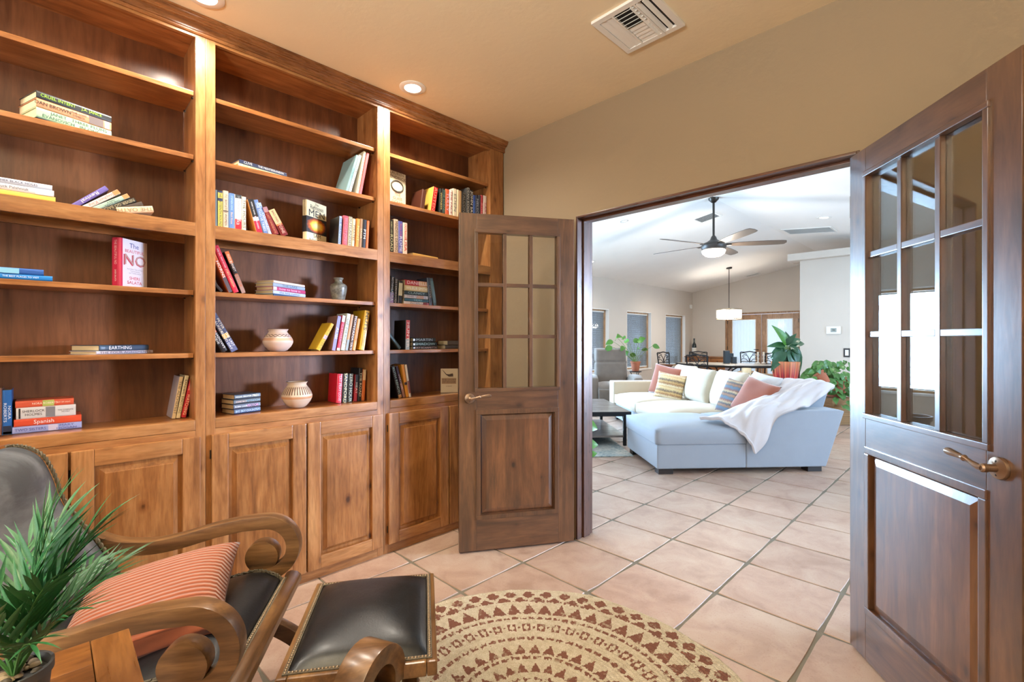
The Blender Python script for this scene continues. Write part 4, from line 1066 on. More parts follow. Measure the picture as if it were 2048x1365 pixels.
# ---------------------------------------------------------------- pottery
def pot_mat(name, base, kind):
    t = NT(name); tc = t.n('ShaderNodeTexCoord'); sp = t.n('ShaderNodeSeparateXYZ'); t.l(tc.outputs['Object'], sp.inputs[0])
    x, y, z = sp.outputs; ang = t.math('ARCTAN2', y, x)
    nz = t.noise(tc.outputs['Object'], 18, 3)
    c = t.mix(nz, s2l(tuple(int(k*.93) for k in base)), s2l(base))
    def band(z0, z1, s=.0015):
        a = t.math('GREATER_THAN', z, z0); b = t.math('LESS_THAN', z, z1); return t.math('MULTIPLY', a, b)
    soft = t.n('ShaderNodeMapRange'); 
    if kind == 'leaf':
        c = t.mix(t.math('MULTIPLY', band(.072, .112), t.math('MULTIPLY', t.math('GREATER_THAN', t.math('SINE', t.math('MULTIPLY', ang, 34)), .15), .93)), c, s2l((84, 50, 40)))
        c = t.mix(t.math('MULTIPLY', band(.050, .062), .8), c, s2l((190, 128, 80)))
    else:
        w1 = t.math('ABSOLUTE', t.math('SUBTRACT', t.math('SUBTRACT', z, .083), t.math('MULTIPLY', t.math('SINE', t.math('MULTIPLY', ang, 9)), .006)))
        w2 = t.math('ABSOLUTE', t.math('SUBTRACT', t.math('SUBTRACT', z, .083), t.math('MULTIPLY', t.math('SINE', t.math('MULTIPLY', ang, 9)), -.006)))
        ln = t.math('MAXIMUM', t.math('LESS_THAN', w1, .0013), t.math('LESS_THAN', w2, .0013))
        c = t.mix(ln, c, s2l((74, 50, 46)))
        c = t.mix(t.math('MULTIPLY', band(.057, .070), .7), c, s2l((196, 140, 100)))
    top = t.math('GREATER_THAN', z, .1385 if kind == 'leaf' else .1165)
    c = t.mix(top, c, s2l((70, 52, 48)))
    t.set(Base_Color=c, Roughness=.5, Specular_IOR_Level=.4); return t.m
def jar(name, px, py, z, rmax, H, prof, mat, label, cat, X=None):
    P = on_x(px, 0, X) if X else on_z(px, py, z)
    e = empty(name, (P.x, P.y, z+.0005), 0, label, cat)
    outer = [(a*rmax, b*H) for a, b in prof]; inner = [(max(a*rmax-.006, .004), b*H) for a, b in prof[::-1] if b > .06]
    MB().lathe([(0.002, 0)]+outer+inner+[(0.002, .05*H)], 48, cap=False).build('body', mat, e, 0, True, angle=radians(60), local=True)
    return e
LV5, LV6 = LV[4], LV[5]
PR = [(.45, 0), (.62, .06), (.86, .22), (.99, .38), (1.0, .46), (.95, .57), (.82, .70), (.68, .80), (.61, .86), (.60, .91), (.66, .96), (.70, 1.0)]
jar('clay_pot', 556, 0, LV5, .073, .118, PR, pot_mat('pot_twist', (212, 188, 172), 'wave'), 'round cream clay pot with a painted twisted line beside the leaning yellow book', 'pot', X=-2.63)
jar('clay_pot', 594, 0, LV6, .077, .140, [(a, b) for a, b in PR], pot_mat('pot_strokes', (208, 184, 160), 'leaf'), 'round cream clay pot with brown strokes around its shoulder on the lowest shelf', 'pot', X=-2.62)
def grey_mat():
    t = NT('mottled_stoneware'); v = t.coords(rnd=False); a = t.noise(v, 30, 5, .7)
    t.set(Base_Color=t.ramp(a, [(.35, s2l((74, 72, 64))), (.5, s2l((112, 110, 98))), (.7, s2l((150, 146, 132)))]), Roughness=.38, Coat_Weight=.3); return t.m
jar('stoneware_vase', 677, 0, LV[3], .048, .132, [(.62, 0), (.72, .05), (.86, .3), (.96, .52), (.98, .62), (.88, .70), (.58, .76), (.46, .80), (.42, .87), (.46, .93), (.56, .96), (.57, 1.0)], grey_mat(), 'mottled grey green stoneware vase with a short neck', 'vase', X=-2.63)
# ---------------------------------------------------------------- foreground materials
M['walnut'] = wood('walnut_arm', (62, 42, 26), (116, 84, 54), (156, 118, 78), 'y', .34, .35, .15)
M['walnut_d'] = wood('walnut_frame', (66, 44, 24), (118, 84, 50), (150, 114, 70), 'x', .34, .3, .15)
M['tabletop'] = wood('pine_tabletop', (96, 56, 22), (142, 90, 40), (168, 114, 58), 'y', .3, .4, .3)
M['tabletop_x'] = wood('pine_breadboard', (96, 56, 22), (138, 88, 38), (164, 110, 56), 'x', .3, .4, .2)
def leather(name, dark, light, rough=.3, wear=.5):
    t = NT(name); v = t.coords(rnd=False); a = t.noise(v, 5, 5, .6, .8); b = t.noise(v, 160, 3, .6); c = t.noise(v, 28, 5, .7, 1.5)
    t.set(Base_Color=t.mix(t.math('MULTIPLY', t.ramp(a, [(.42, (0, 0, 0, 1)), (.70, (1, 1, 1, 1))]), wear), s2l(dark), s2l(light)),
          Roughness=t.math('ADD', rough, t.math('MULTIPLY', c, .18)), Specular_IOR_Level=.45, Coat_Weight=.15, Coat_Roughness=.25)
    t.bump(t.math('ADD', t.math('MULTIPLY', b, .5), c), .16, .004); return t.m
M['leather'] = leather('black_leather', (9, 12, 16), (34, 42, 50))
M['leather_g'] = leather('worn_grey_leather', (72, 76, 82), (130, 136, 144), .42, .8)
M['braid'] = flat('braided_trim', (96, 88, 72), .6, bump=.5, bscale=300, var=.3)
M['nail'] = flat('antique_nailhead', (140, 122, 100), .38, metal=.7)
def corduroy(name, rgb, freq, axis='x', depth=.004):
    t = NT(name); tc = t.n('ShaderNodeTexCoord'); w_ = t.n('ShaderNodeTexWave', bands_direction=axis.upper()); w_.inputs['Scale'].default_value = freq
    w_.inputs['Distortion'].default_value = .6; w_.inputs['Detail'].default_value = 1; t.l(tc.outputs['Object'], w_.inputs['Vector'])
    c = s2l(rgb); t.set(Base_Color=t.mix(w_.outputs['Fac'], tuple(k*.7 for k in c[:3])+(1,), c), Roughness=.85, Sheen_Weight=.4)
    t.bump(w_.outputs['Fac'], .8, depth); return t.m

# ---------------------------------------------------------------- scroll armchair
# local frame: +y forward, +x to the sitter's right (towards the camera), origin under the middle of the front rail
CH = Vector((-1.56, .495, 0)); CA = atan2(.835, .55)-pi/2
chair = empty('armchair', CH, CA, 'dark leather armchair with wooden scroll arms and studded seat beside the bookcase', 'armchair')
def spiral(cx, cz, r0, r1, a0, a1, n=34):
    return [(cx+(r0+(r1-r0)*k/n)*cos(radians(a0+(a1-a0)*k/n)), cz+(r0+(r1-r0)*k/n)*sin(radians(a0+(a1-a0)*k/n))) for k in range(n+1)]
def smooth_path(pts, n=6):
    out = []; P = [Vector(p) for p in pts]
    for i in range(len(P)-1):
        p0 = P[max(i-1, 0)]; p1 = P[i]; p2 = P[i+1]; p3 = P[min(i+2, len(P)-1)]
        for k in range(n):
            t = k/n; out.append(tuple(.5*((2*p1)+(-p0+p2)*t+(2*p0-5*p1+4*p2-p3)*t*t+(-p0+3*p1-3*p2+p3)*t**3)))
    out.append(tuple(P[-1])); return out
arm_line = smooth_path([(-.655, .592), (-.58, .560), (-.48, .548), (-.38, .560), (-.26, .590), (-.16, .607)], 5)
sp = spiral(-.098, .512, .096, .090, 95, -128)
arm_path = arm_line[:-1]+sp
th = [.045]*len(arm_line[:-1])+[.046]*35
for sx in (-1, 1):
    x0, x1 = (.268, .318) if sx > 0 else (-.318, -.268)
    MB().band(arm_path, th, x0, x1).prism([(-.110+.056*cos(2*pi*k/28), .484+.056*sin(2*pi*k/28)) for k in range(28)], x0+.0005, x1-.0005, 'x').build('scroll_arm', M['walnut'], chair, .004, True, angle=radians(50), local=True)
    # side rail of the seat and the curule legs below it
    MB().band(smooth_path([(-.015, .375), (-.12, .352), (-.3, .325), (-.48, .325), (-.58, .37), (-.645, .50), (-.70, .60), (-.76, .70), (-.81, .82), (-.86, .87)], 5), .045, .21 if sx > 0 else -.245, .245 if sx > 0 else -.21).build('side_frame', M['walnut'], chair, .003, True, angle=radians(50), local=True)
    MB().band(smooth_path([(-.30, .30), (-.10, .235), (.04, .13), (.11, .0)], 7), [.05]*21+[.045], x0+.004, x1-.004).build('leg', M['walnut'], chair, .004, True, angle=radians(50), local=True)
    MB().band(smooth_path([(-.28, .305), (-.46, .24), (-.62, .13), (-.72, .0)], 7), [.05]*22, x0+.004, x1-.004).build('leg', M['walnut'], chair, .004, True, angle=radians(50), local=True)
    MB().band([(-.63, .56), (-.60, .40), (-.50, .30)], .035, x0+.008, x1-.008).build('arm_post', M['walnut'], chair, .003, local=True)
# front rail: rounded board
m = MB(); pr = [(-.034, .362), (-.020, .352), (.006, .356), (.016, .372), (.014, .392), (.002, .404), (-.020, .410), (-.036, .404)]
m.prism(pr, -.315, .315, 'x'); m.build('front_rail', M['walnut_d'], chair, .003, True, angle=radians(50), local=True)
MB().tube([(-.27, .02, .16), (.27, .02, .16)], .016, 12).build('stretcher', M['walnut_d'], chair, 0, True, local=True)
MB().tube([(-.27, -.60, .15), (.27, -.60, .15)], .016, 12).build('stretcher', M['walnut_d'], chair, 0, True, local=True)
# leather seat: domed front bolster, dips towards the back
seat_prof = smooth_path([(-.036, .402), (-.055, .432), (-.12, .455), (-.22, .438), (-.34, .402), (-.44, .385), (-.50, .388), (-.548, .415)], 6)
def lsurf(prof, wx, th_, puff):
    N = len(prof)-1
    def f(u, v):
        i = min(int(u*N), N-1); q = u*N-i; a = Vector(prof[i]).lerp(Vector(prof[i+1]), q)
        x = -wx+2*wx*v; e = 1-abs(2*v-1)**5; w_ = sin(pi*min(1, max(0, u)))**.5
        return (x, a.x, a.y-.022*(1-e)+puff*e*w_*0.3)
    return f
m = MB(); f_ = lsurf(seat_prof, .266, .03, .03); m.grid(f_, 42, 24)
fb = lambda u, v: (f_(u, v)[0], f_(u, v)[1], f_(u, v)[2]-.05+.03*(2*v-1)**2*0)
m.grid(fb, 42, 24)
me = m.build('seat_leather', M['leather'], chair, 0, True, local=True, angle=radians(70))
# back: worn grey leather sling with a rolled top
back_prof = smooth_path([(-.535, .405), (-.560, .465), (-.587, .527), (-.627, .600), (-.682, .680), (-.715, .735), (-.742, .818), (-.775, .882), (-.825, .915), (-.875, .92), (-.905, .90)], 6)
MB().tube([(-.285, -.885, .895), (.285, -.885, .895)], .032, 16).build('top_rail', M['tabletop'], chair, 0, True, local=True)
N_ = len(back_prof)-1
def bf(u, v, off=0.0):
    i = min(int(u*N_), N_-1); q = u*N_-i; a = Vector(back_prof[i]).lerp(Vector(back_prof[i+1]), q)
    e = 1-abs(2*v-1)**4; k = .03*e*sin(pi*min(1, u*1.05+.02)) if u < .95 else 0
    wx = .268-.02*sin(pi*u)-.035*max(0, (u-.72)/.28)**2
    return (-wx+2*wx*v, a.x+k*.9-off, a.y+k*.35)
m = MB().grid(lambda u, v: bf(u, v), 50, 24); m.grid(lambda u, v: bf(u, v, .045), 50, 24)
m.build('back_leather', M['leather_g'], chair, 0, True, local=True, angle=radians(70))
# braid along the seat / back joint and the back's edges
def braid(pts, name='braid_trim', r=.0045, par=chair):
    m = MB(); n = len(pts)
    for ph in (0, pi):
        q = []
        for i, p in enumerate(pts):
            a = i*1.25+ph; q.append(Vector(p)+Vector((.6*r*cos(a), .6*r*sin(a), .8*r*sin(a))))
        m.tube(q, r*.75, 5)
    return m.build(name, M['braid'], par, 0, True, local=True)
braid([(-.262+.524*k/110, -.540, .416-.0*sin(pi*k/110)+.022*(1-abs(2*k/110-1)**5)) for k in range(111)])
for sv in (0.0, 1.0): braid([tuple(Vector(bf(u/120, sv))+Vector(((1 if sv else -1)*.003, .006, .004))) for u in range(116)])
def nails(pts, par, name='nailhead_row', r=.0042, up=(0, 0, 1)):
    m = MB(); U_ = Vector(up).normalized(); q = U_.to_track_quat('Z', 'Y').to_matrix().to_4x4()
    for p in pts:
        m.M = Matrix.Translation(p) @ q; m.lathe([(r, 0), (r*.86, r*.4), (r*.45, r*.7), (0.0002, r*.8)], 8, cap=False)
    return m.build(name, M['nail'], par, 0, True, local=True)
nails([(-.255+.51*k/52, -.028, .4105) for k in range(53)], chair, up=(0, .1, 1))
MB().box(-.262, -.036, .404, .262, -.021, .410).build('nail_strip', M['braid'], chair, .002, local=True)
for sx in (-1, 1):
    braid([(sx*.262, p[0], p[1]-.014) for p in seat_prof[2:-2] for _ in (0, 1)])

# pillow builder -------------------------------------------------------------
def pillow(name, c, w_, h_, t_, rot, mat, label, cat='cushion', grp=None, pinch=.10, seed=0, n=26, trim=None, lump=.02):
    """square cushion, in its own x-y plane, thickness along z"""
    rr = random.Random(seed); ph = [rr.uniform(0, 6.28) for _ in range(6)]
    e = empty(name, c, 0, label, cat, grp); e.rotation_euler = rot
    def f(sgn):
        def g(u, v):
            a, b = 2*u-1, 2*v-1
            ed = (1-abs(a)**2.6)*(1-abs(b)**2.6)
            pin = 1-pinch*(1-abs(a)**2)*abs(b)**3 if True else 1
            pin2 = 1-pinch*(1-abs(b)**2)*abs(a)**3
            x, y = a*w_/2*pin2, b*h_/2*pin
            z = sgn*t_/2*(max(ed, 0)**.42)
            z += lump*t_*3*(sin(3*a+ph[0])*cos(2.4*b+ph[1])+.5*sin(6*a*b+ph[2]))*max(ed, 0)
            return (x, y, z)
        return g
    m = MB().grid(f(1), n, n); m.grid(f(-1), n, n)
    o = m.build('cover', mat, e, 0, True, local=True, angle=radians(80))
    b2 = bmesh.new(); b2.from_mesh(o.data); bmesh.ops.remove_doubles(b2, verts=b2.verts, dist=1e-5); bmesh.ops.recalc_face_normals(b2, faces=b2.faces); b2.to_mesh(o.data); b2.free()
    if trim:
        g = f(1); pts = [g(k/30, 0) for k in range(31)]+[g(1, k/30) for k in range(1, 31)]+[g(1-k/30, 1) for k in range(1, 31)]+[g(0, 1-k/30) for k in range(1, 31)]
        MB().tube(pts, .004, 6, cap=False).build('piping', trim, e, 0, True, local=True)
    return e
def basis(xv, zv):
    z = Vector(zv).normalized(); x = Vector(xv); x = (x-z*x.dot(z)).normalized(); y = z.cross(x)
    return Matrix((x, y, z)).transposed().to_euler()
Fc = Vector((.55, .835, 0)); Sc = Vector((.835, -.55, 0))
M['cord'] = corduroy('terracotta_corduroy', (168, 90, 58), 21, 'y', .007)
cc = CH+Fc*(-.325)+Sc*(.005)+Vector((0, 0, .478))
pillow('cushion', cc, .43, .37, .16, basis(Fc*.94+Sc*(-.16)+Vector((0, 0, .16)), Fc*(-.16)+Sc*.30+Vector((0, 0, .93))), M['cord'], 'rust corduroy cushion propped between the scroll arms of the armchair', seed=3, pinch=.08, lump=.008)

# ---------------------------------------------------------------- ottoman
OC = Vector((-1.361, .717, 0)); OA = atan2(.826, .56)-pi/2
ot = empty('ottoman', OC, OA, 'black studded leather ottoman on a curved wooden frame in front of the armchair', 'ottoman')
hw, hd = .245, .205   # half width (x), half depth (y)
m = MB()
m.box(-hw, hd-.028, .365, hw, hd, .405).box(-hw, -hd, .365, hw, -hd+.028, .405).box(-hw, -hd+.028, .365, -hw+.028, hd-.028, .405).box(hw-.028, -hd+.028, .365, hw, hd-.028, .405)
m.box(-hw+.02, -hd+.02, .37, hw-.02, hd-.02, .385)
m.build('seat_frame', M['walnut_d'], ot, .006, local=True)
def cush(u, v):
    a, b = 2*u-1, 2*v-1; ed = (1-abs(a)**3)*(1-abs(b)**3)
    return (a*(hw-.026), b*(hd-.026), .404+.052*max(ed, 0)**.55+.006*sin(4*a+1)*cos(3*b)*ed)
MB().grid(cush, 30, 28).build('seat_leather', M['leather'], ot, 0, True, local=True, angle=radians(80))
for sg in (-1, 1):
    MB().box(-hw+.013, sg*(hd-.020)-.006, .404, hw-.013, sg*(hd-.020)+.006, .4085).build('nail_strip', M['braid'], ot, .001, local=True)
    nails([(-hw+.02+(2*hw-.04)*k/46, sg*(hd-.020), .4085) for k in range(47)], ot)
    MB().box(sg*(hw-.020)-.006, -hd+.026, .404, sg*(hw-.020)+.006, hd-.026, .4085).build('nail_strip', M['braid'], ot, .001, local=True)
    nails([(sg*(hw-.020), -hd+.03+(2*hd-.06)*k/38, .4085) for k in range(39)], ot)
# curved legs: each side rises outside the seat and curls over, then sweeps down and under
for sg in (-1, 1):
    pth = [(sg*a, b) for a, b in smooth_path([(-.02, .30), (.10, .275), (.20, .30), (.255, .36), (.262, .41)], 4)[:-1]]
    leg = [(sg*a, b) for a, b in smooth_path([(-.02, .315), (.10, .255), (.19, .14), (.215, .0)], 7)]
    for y0 in (-.15, .105):
        MB().band(leg, .042, y0, y0+.045, 'xz').build('leg', M['walnut_d'], ot, .004, True, angle=radians(50), local=True)
scroll = spiral(.318, .405, .082, .050, 178, -150, 30)
hm = MB(); hm.M = Matrix.Translation((.236, .075, 0)) @ Matrix.Rotation(radians(-32), 4, 'Z') @ Matrix.Translation((-.236, 0, 0))
hm.band([(.236, .37)]+scroll, [.044]+[.046]*31, -.040, .040, 'xz').build('scroll_handle', M['walnut'], ot, .004, True, angle=radians(50), local=True)
MB().box(-.02, -.15, .29, .02, .15, .33).build('stretcher', M['walnut_d'], ot, .004, local=True)

# ---------------------------------------------------------------- side table and palm
ZT = .66
tb = empty('side_table', (-1.0, -.16, 0), 0, 'honey pine side table with plank top in the near left corner', 'table')
tx0, tx1, ty0, ty1 = -1.281, -.80, -.42, .124
MB().box(tx0, .0625, ZT-.028, tx1, ty1, ZT).build('end_board', M['tabletop_x'], tb, .004)
n = 5
for k in range(n):
    a = tx0+(tx1-tx0)*k/n; b = tx0+(tx1-tx0)*(k+1)/n; MB().box(a+.0003, ty0+.06, ZT-.028, b-.0003, .0615, ZT-.0002).build('plank', M['tabletop'], tb, .0015)
MB().box(tx0, ty0, ZT-.028, tx1, ty0+.0592, ZT).build('end_board', M['tabletop_x'], tb, .004)
MB().box(tx0+.03, ty0+.03, ZT-.11, tx1-.03, ty0+.05, ZT-.03).box(tx0+.03, ty1-.05, ZT-.11, tx1-.03, ty1-.03, ZT-.03).box(tx0+.03, ty0+.05, ZT-.11, tx0+.05, ty1-.05, ZT-.03).box(tx1-.05, ty0+.05, ZT-.11, tx1-.03, ty1-.05, ZT-.03).build('apron', M['tabletop_x'], tb, .002)
for x in (tx0+.022, tx1-.067):
    for y in (ty0+.022, ty1-.067): MB().box(x, y, 0, x+.045, y+.045, ZT-.0285).build('leg', M['tabletop'], tb, .003)

PP = Vector((-1.035, -.035, ZT+.0005))
palm = empty('potted_palm', PP, 0, 'bright green feathery palm in a small grey pot on the side table', 'plant')
MB().lathe([(.028, 0), (.032, .004), (.041, .098), (.044, .10), (.044, .112), (.040, .112), (.0375, .098), (.002, .096)], 40).build('pot', flat('grey_pot', (84, 86, 90), .5, var=.1), palm, 0, True, local=True)
PEB = [flat('pebble_%d' % k, c, .5, var=.15, bscale=80) for k, c in enumerate(((112, 96, 76), (150, 132, 106), (84, 74, 62), (134, 120, 104)))]
for k in range(34):
    a = R_.uniform(0, 6.28); r = .034*sqrt(R_.random()); s_ = R_.uniform(.0045, .0075)
    m = MB(); m.M = Matrix.Translation((r*cos(a), r*sin(a), .100+R_.uniform(0, .006))) @ Matrix.Rotation(R_.uniform(0, 6), 4, 'Z') @ Matrix.Diagonal((1.35, 1, .7, 1))
    m.lathe([(s_*.1, -s_), (s_*.7, -s_*.7), (s_, 0), (s_*.7, s_*.7), (s_*.1, s_)], 8); m.build('pebble', PEB[k % 4], palm, 0, True, local=True)
def leaf_mat(name, dark, light, rough=.4, scale=60, trans=True):
    t = NT(name); v = t.coords(); a = t.noise(v, scale, 3)
    oi = t.n('ShaderNodeObjectInfo')
    c = t.mix(a, s2l(dark), s2l(light)); c = t.mix(.35, c, t.ramp(oi.outputs['Random'], [(0, (.6, .7, .55, 1)), (1, (1, 1, 1, 1))]), 'MULTIPLY')
    t.set(Base_Color=c, Roughness=rough, Specular_IOR_Level=.5, Subsurface_Weight=0.0)
    return t.m
M['palm'] = leaf_mat('palm_leaf', (20, 76, 48), (64, 132, 80)); M['palm_stem'] = flat('palm_stem', (70, 120, 60), .5)
def blade(L, w_, n=7, droop=.2, fold=.25):
    """narrow leaflet along +x with a central fold"""
    m = MB(); v = []; f = []
    for k in range(n+1):
        t = k/n; x = L*t; z = -droop*L*t*t; ww = w_*(sin(pi*min(1, t*.92+.08))**.7)*(1-t**4)
        v += [(x, -ww, z+fold*ww), (x, 0, z), (x, ww, z+fold*ww)]
    for k in range(n):
        a = 3*k; f += [(a, a+1, a+4, a+3), (a+1, a+2, a+5, a+4)]
    m.add(v, f); return m
blades = [blade(1, .05, 6, d, .3).mesh('leaflet', M['palm']) for d in (.05, .15, .28)]
for b_ in blades: b_.polygons.foreach_set('use_smooth', [True]*len(b_.polygons))
FR = [(60, 76, .25, .30), (100, 76, .24, .3), (20, 74, .22, .38), (140, 78, .25, .25), (-20, 72, .20, .4), (175, 62, .24, .35), (75, 66, .19, .40), (45, 66, .17, .45),
    (115, 60, .20, .45), (215, 66, .22, .35), (260, 66, .21, .35), (10, 62, .17, .5), (150, 46, .23, .5), (90, 84, .26, .15)]
for az, el, L, dr in FR:
    a, b = radians(az), radians(el); d0 = Vector((cos(a)*cos(b), sin(a)*cos(b), sin(b))); pts = []
    L *= 1.02
    for k in range(13):
        t = k/12; hor = Vector((cos(a), sin(a), 0)); p = Vector((0, 0, .098))+d0*L*t+hor*L*dr*.35*t*t-Vector((0, 0, 1))*L*dr*.7*t*t; pts.append(p)
    fr_ = MB().tube(pts, [.0026-.0018*k/12 for k in range(13)], 6).build('frond', M['palm_stem'], palm, 0, True, local=True)
    for k in range(21):
        t = .22+.78*k/20; i = min(int(t*12), 11); q = t*12-i; p = pts[i].lerp(pts[i+1], q); tg = (pts[i+1]-pts[i]).normalized()
        sd = tg.cross(Vector((0, 0, 1))).normalized(); sg = 1 if k % 2 else -1; up = sd.cross(tg)
        sp_ = radians(38-14*t+R_.uniform(-5, 5)); dr_ = (tg*cos(sp_)+sd*sg*sin(sp_)+up*R_.uniform(.05, .25)).normalized()
        if k == 20: dr_ = tg
        ll = L*(.44-.2*abs(t-.5))*R_.uniform(.85, 1.1)
        zz = (up-dr_*up.dot(dr_)).normalized(); yy = zz.cross(dr_)
        lo = bpy.data.objects.new('leaflet', blades[R_.randrange(3)]); COL.objects.link(lo); lo.parent = fr_
        lo.matrix_parent_inverse = Matrix(); lo.location = p; lo.rotation_euler = Matrix((dr_, yy, zz)).transposed().to_euler(); lo.scale = (ll, ll*.85, ll)

# ---------------------------------------------------------------- round braided rug
def rug_mat():
    t = NT('braided_jute'); tc = t.n('ShaderNodeTexCoord'); sp = t.n('ShaderNodeSeparateXYZ'); t.l(tc.outputs['Object'], sp.inputs[0])
    x, y, z = sp.outputs
    nz = t.noise(tc.outputs['Object'], 70, 2); nn = t.math('MULTIPLY', t.math('SUBTRACT', nz, .5), .040)
    r = t.math('ADD', t.math('SQRT', t.math('ADD', t.math('MULTIPLY', x, x), t.math('MULTIPLY', y, y))), nn)
    th = t.math('ARCTAN2', y, x)
    nz2 = t.math('MULTIPLY', t.math('SUBTRACT', t.noise(tc.outputs['Object'], 95, 2), .5), .10)
    def saw(n, ph=0.0):   # triangle wave 0..1..0 in the angle
        f = t.math('FRACT', t.math('ADD', t.math('MULTIPLY', th, n/(2*pi)), ph+10.0)); f = t.math('ADD', f, nz2)
        return t.math('SUBTRACT', 1.0, t.math('ABSOLUTE', t.math('SUBTRACT', t.math('MULTIPLY', f, 2.0), 1.0)))
    def inr(a, b): return t.math('MULTIPLY', t.math('GREATER_THAN', r, a), t.math('LESS_THAN', r, b))
    def fr_(a, b): return t.math('DIVIDE', t.math('SUBTRACT', r, a), b-a)
    def tri(n, a, b, w=.9, ph=0.0, inv=False):
        q = fr_(a, b)
        if inv: q = t.math('SUBTRACT', 1.0, q)
        return t.math('MULTIPLY', inr(a, b), t.math('GREATER_THAN', saw(n, ph), t.math('ADD', 1-w, t.math('MULTIPLY', q, w))))
    def diamond(n, a, b, ph=0.0, k=.35):
        q = t.math('ABSOLUTE', t.math('SUBTRACT', t.math('MULTIPLY', fr_(a, b), 2.0), 1.0))
        return t.math('MULTIPLY', inr(a, b), t.math('GREATER_THAN', saw(n, ph), t.math('ADD', k, t.math('MULTIPLY', q, .62))))
    def hour(n, a, b, ph=0.0):
        q = t.math('ABSOLUTE', t.math('SUBTRACT', t.math('MULTIPLY', fr_(a, b), 2.0), 1.0))
        return t.math('MULTIPLY', inr(a, b), t.math('MULTIPLY', t.math('GREATER_THAN', saw(n, ph), .45), t.math('LESS_THAN', saw(n, ph), t.math('ADD', .62, t.math('MULTIPLY', q, .42)))))
    def dash(n, a, b): return t.math('MULTIPLY', inr(a, b), t.math('GREATER_THAN', saw(n), .25))
    ps = [diamond(52, .705, .762, 0, .25), diamond(52, .665, .715, .5, .35), dash(104, .672, .684), tri(52, .572, .652, .95), dash(90, .530, .545),
          hour(46, .445, .495), diamond(46, .45, .49, .5, .75), dash(60, .385, .402), tri(34, .296, .352, .9), dash(40, .268, .282), tri(26, .19, .24, .9), dash(24, .15, .162), tri(14, .06, .12, .9)]
    mx = ps[0]
    for p in ps[1:]: mx = t.math('MAXIMUM', mx, p)
    fib = t.noise(t.coords((1, 1, 1), rnd=False), 260, 3, .7); blot = t.noise(tc.outputs['Object'], 40, 3)
    mx = t.math('MULTIPLY', mx, t.ramp(blot, [(.28, (.35, .35, .35, 1)), (.42, (1, 1, 1, 1))]))
    jute = t.ramp(t.math('ADD', t.math('MULTIPLY', fib, .6), t.math('MULTIPLY', blot, .4)), [(.3, s2l((160, 144, 116))), (.5, s2l((196, 183, 156))), (.7, s2l((220, 210, 188)))])
    brn = t.mix(fib, s2l((96, 58, 44)), s2l((146, 100, 82)))
    t.set(Base_Color=t.mix(mx, jute, brn), Roughness=.95, Specular_IOR_Level=.15)
    # strands crossing each braid ring
    cord_ = t.math('SINE', t.math('ADD', t.math('MULTIPLY', th, 260), t.math('MULTIPLY', r, 520)))
    t.bump(t.math('ADD', t.math('MULTIPLY', cord_, .4), fib), .7, .004)
    return t.m
rug = empty('round_rug', (-1.08, 1.177, 0), 0, 'round braided jute rug with brown zigzag and diamond rings on the tiles', 'rug')
m = MB(); n = 160; NRr = 44; RR = .787; prof = []
for k in range(NRr):
    r0 = RR-RR*k/NRr; r1 = RR-RR*(k+1)/NRr
    for q in (0, .2, .5, .8): prof.append((r0+(r1-r0)*q, .0055+.0055*sin(pi*max(q, .04))**.7))
prof.append((.001, .008))
prof = [(RR+.001, .0005)]+prof
v = []; f = []
for i, (r, z) in enumerate(prof):
    for k in range(n):
        a = 2*pi*k/n; ra = r+(.004*sin(7*a)+.003*sin(13*a+1))*(r/RR); v.append((ra*cos(a), ra*sin(a), z+.0012*sin(k*2.4+i*.7)))
for i in range(len(prof)-1):
    for k in range(n): f.append((i*n+k, i*n+(k+1) % n, (i+1)*n+(k+1) % n, (i+1)*n+k))
m.add(v, f); m.build('braided_field', rug_mat(), rug, 0, True, local=True, angle=radians(80))
# ---------------------------------------------------------------- living room
def fabric(name, rgb, rough=.9, bsc=350, b=.25, var=.06, sheen=.3):
    t = NT(name); v = t.coords(rnd=False); a = t.noise(v, bsc, 2); c = s2l(rgb); n2 = t.noise(v, 6, 4, .6)
    t.set(Base_Color=t.mix(n2, tuple(k*(1-var) for k in c[:3])+(1,), tuple(min(1, k*(1+var)) for k in c[:3])+(1,)), Roughness=rough, Sheen_Weight=sheen, Specular_IOR_Level=.2)
    t.bump(a, b, .002); return t.m
M['sofa'] = fabric('pale_grey_chenille', (150, 156, 166)); M['cream'] = fabric('cream_chenille', (206, 192, 170))
M['fur'] = fabric('cream_fur', (196, 184, 164), bsc=120, b=.8, var=.15)
M['feet'] = flat('dark_feet', (40, 32, 30), .4)
SA = radians(48.8)
SO = Vector((-2.185, 4.090, 0))
sofa = empty('sofa', SO, SA, 'large pale grey sectional sofa with a chaise seen through the doorway', 'sofa')
def rbox(nm, mat, par, x0, y0, z0, x1, y1, z1, bev=.02, seg=3, label=None):
    o = MB().box(x0, y0, z0, x1, y1, z1).build(nm, mat, par, bev, True, seg, radians(60), local=True)
    if label: o['label'] = label
    return o
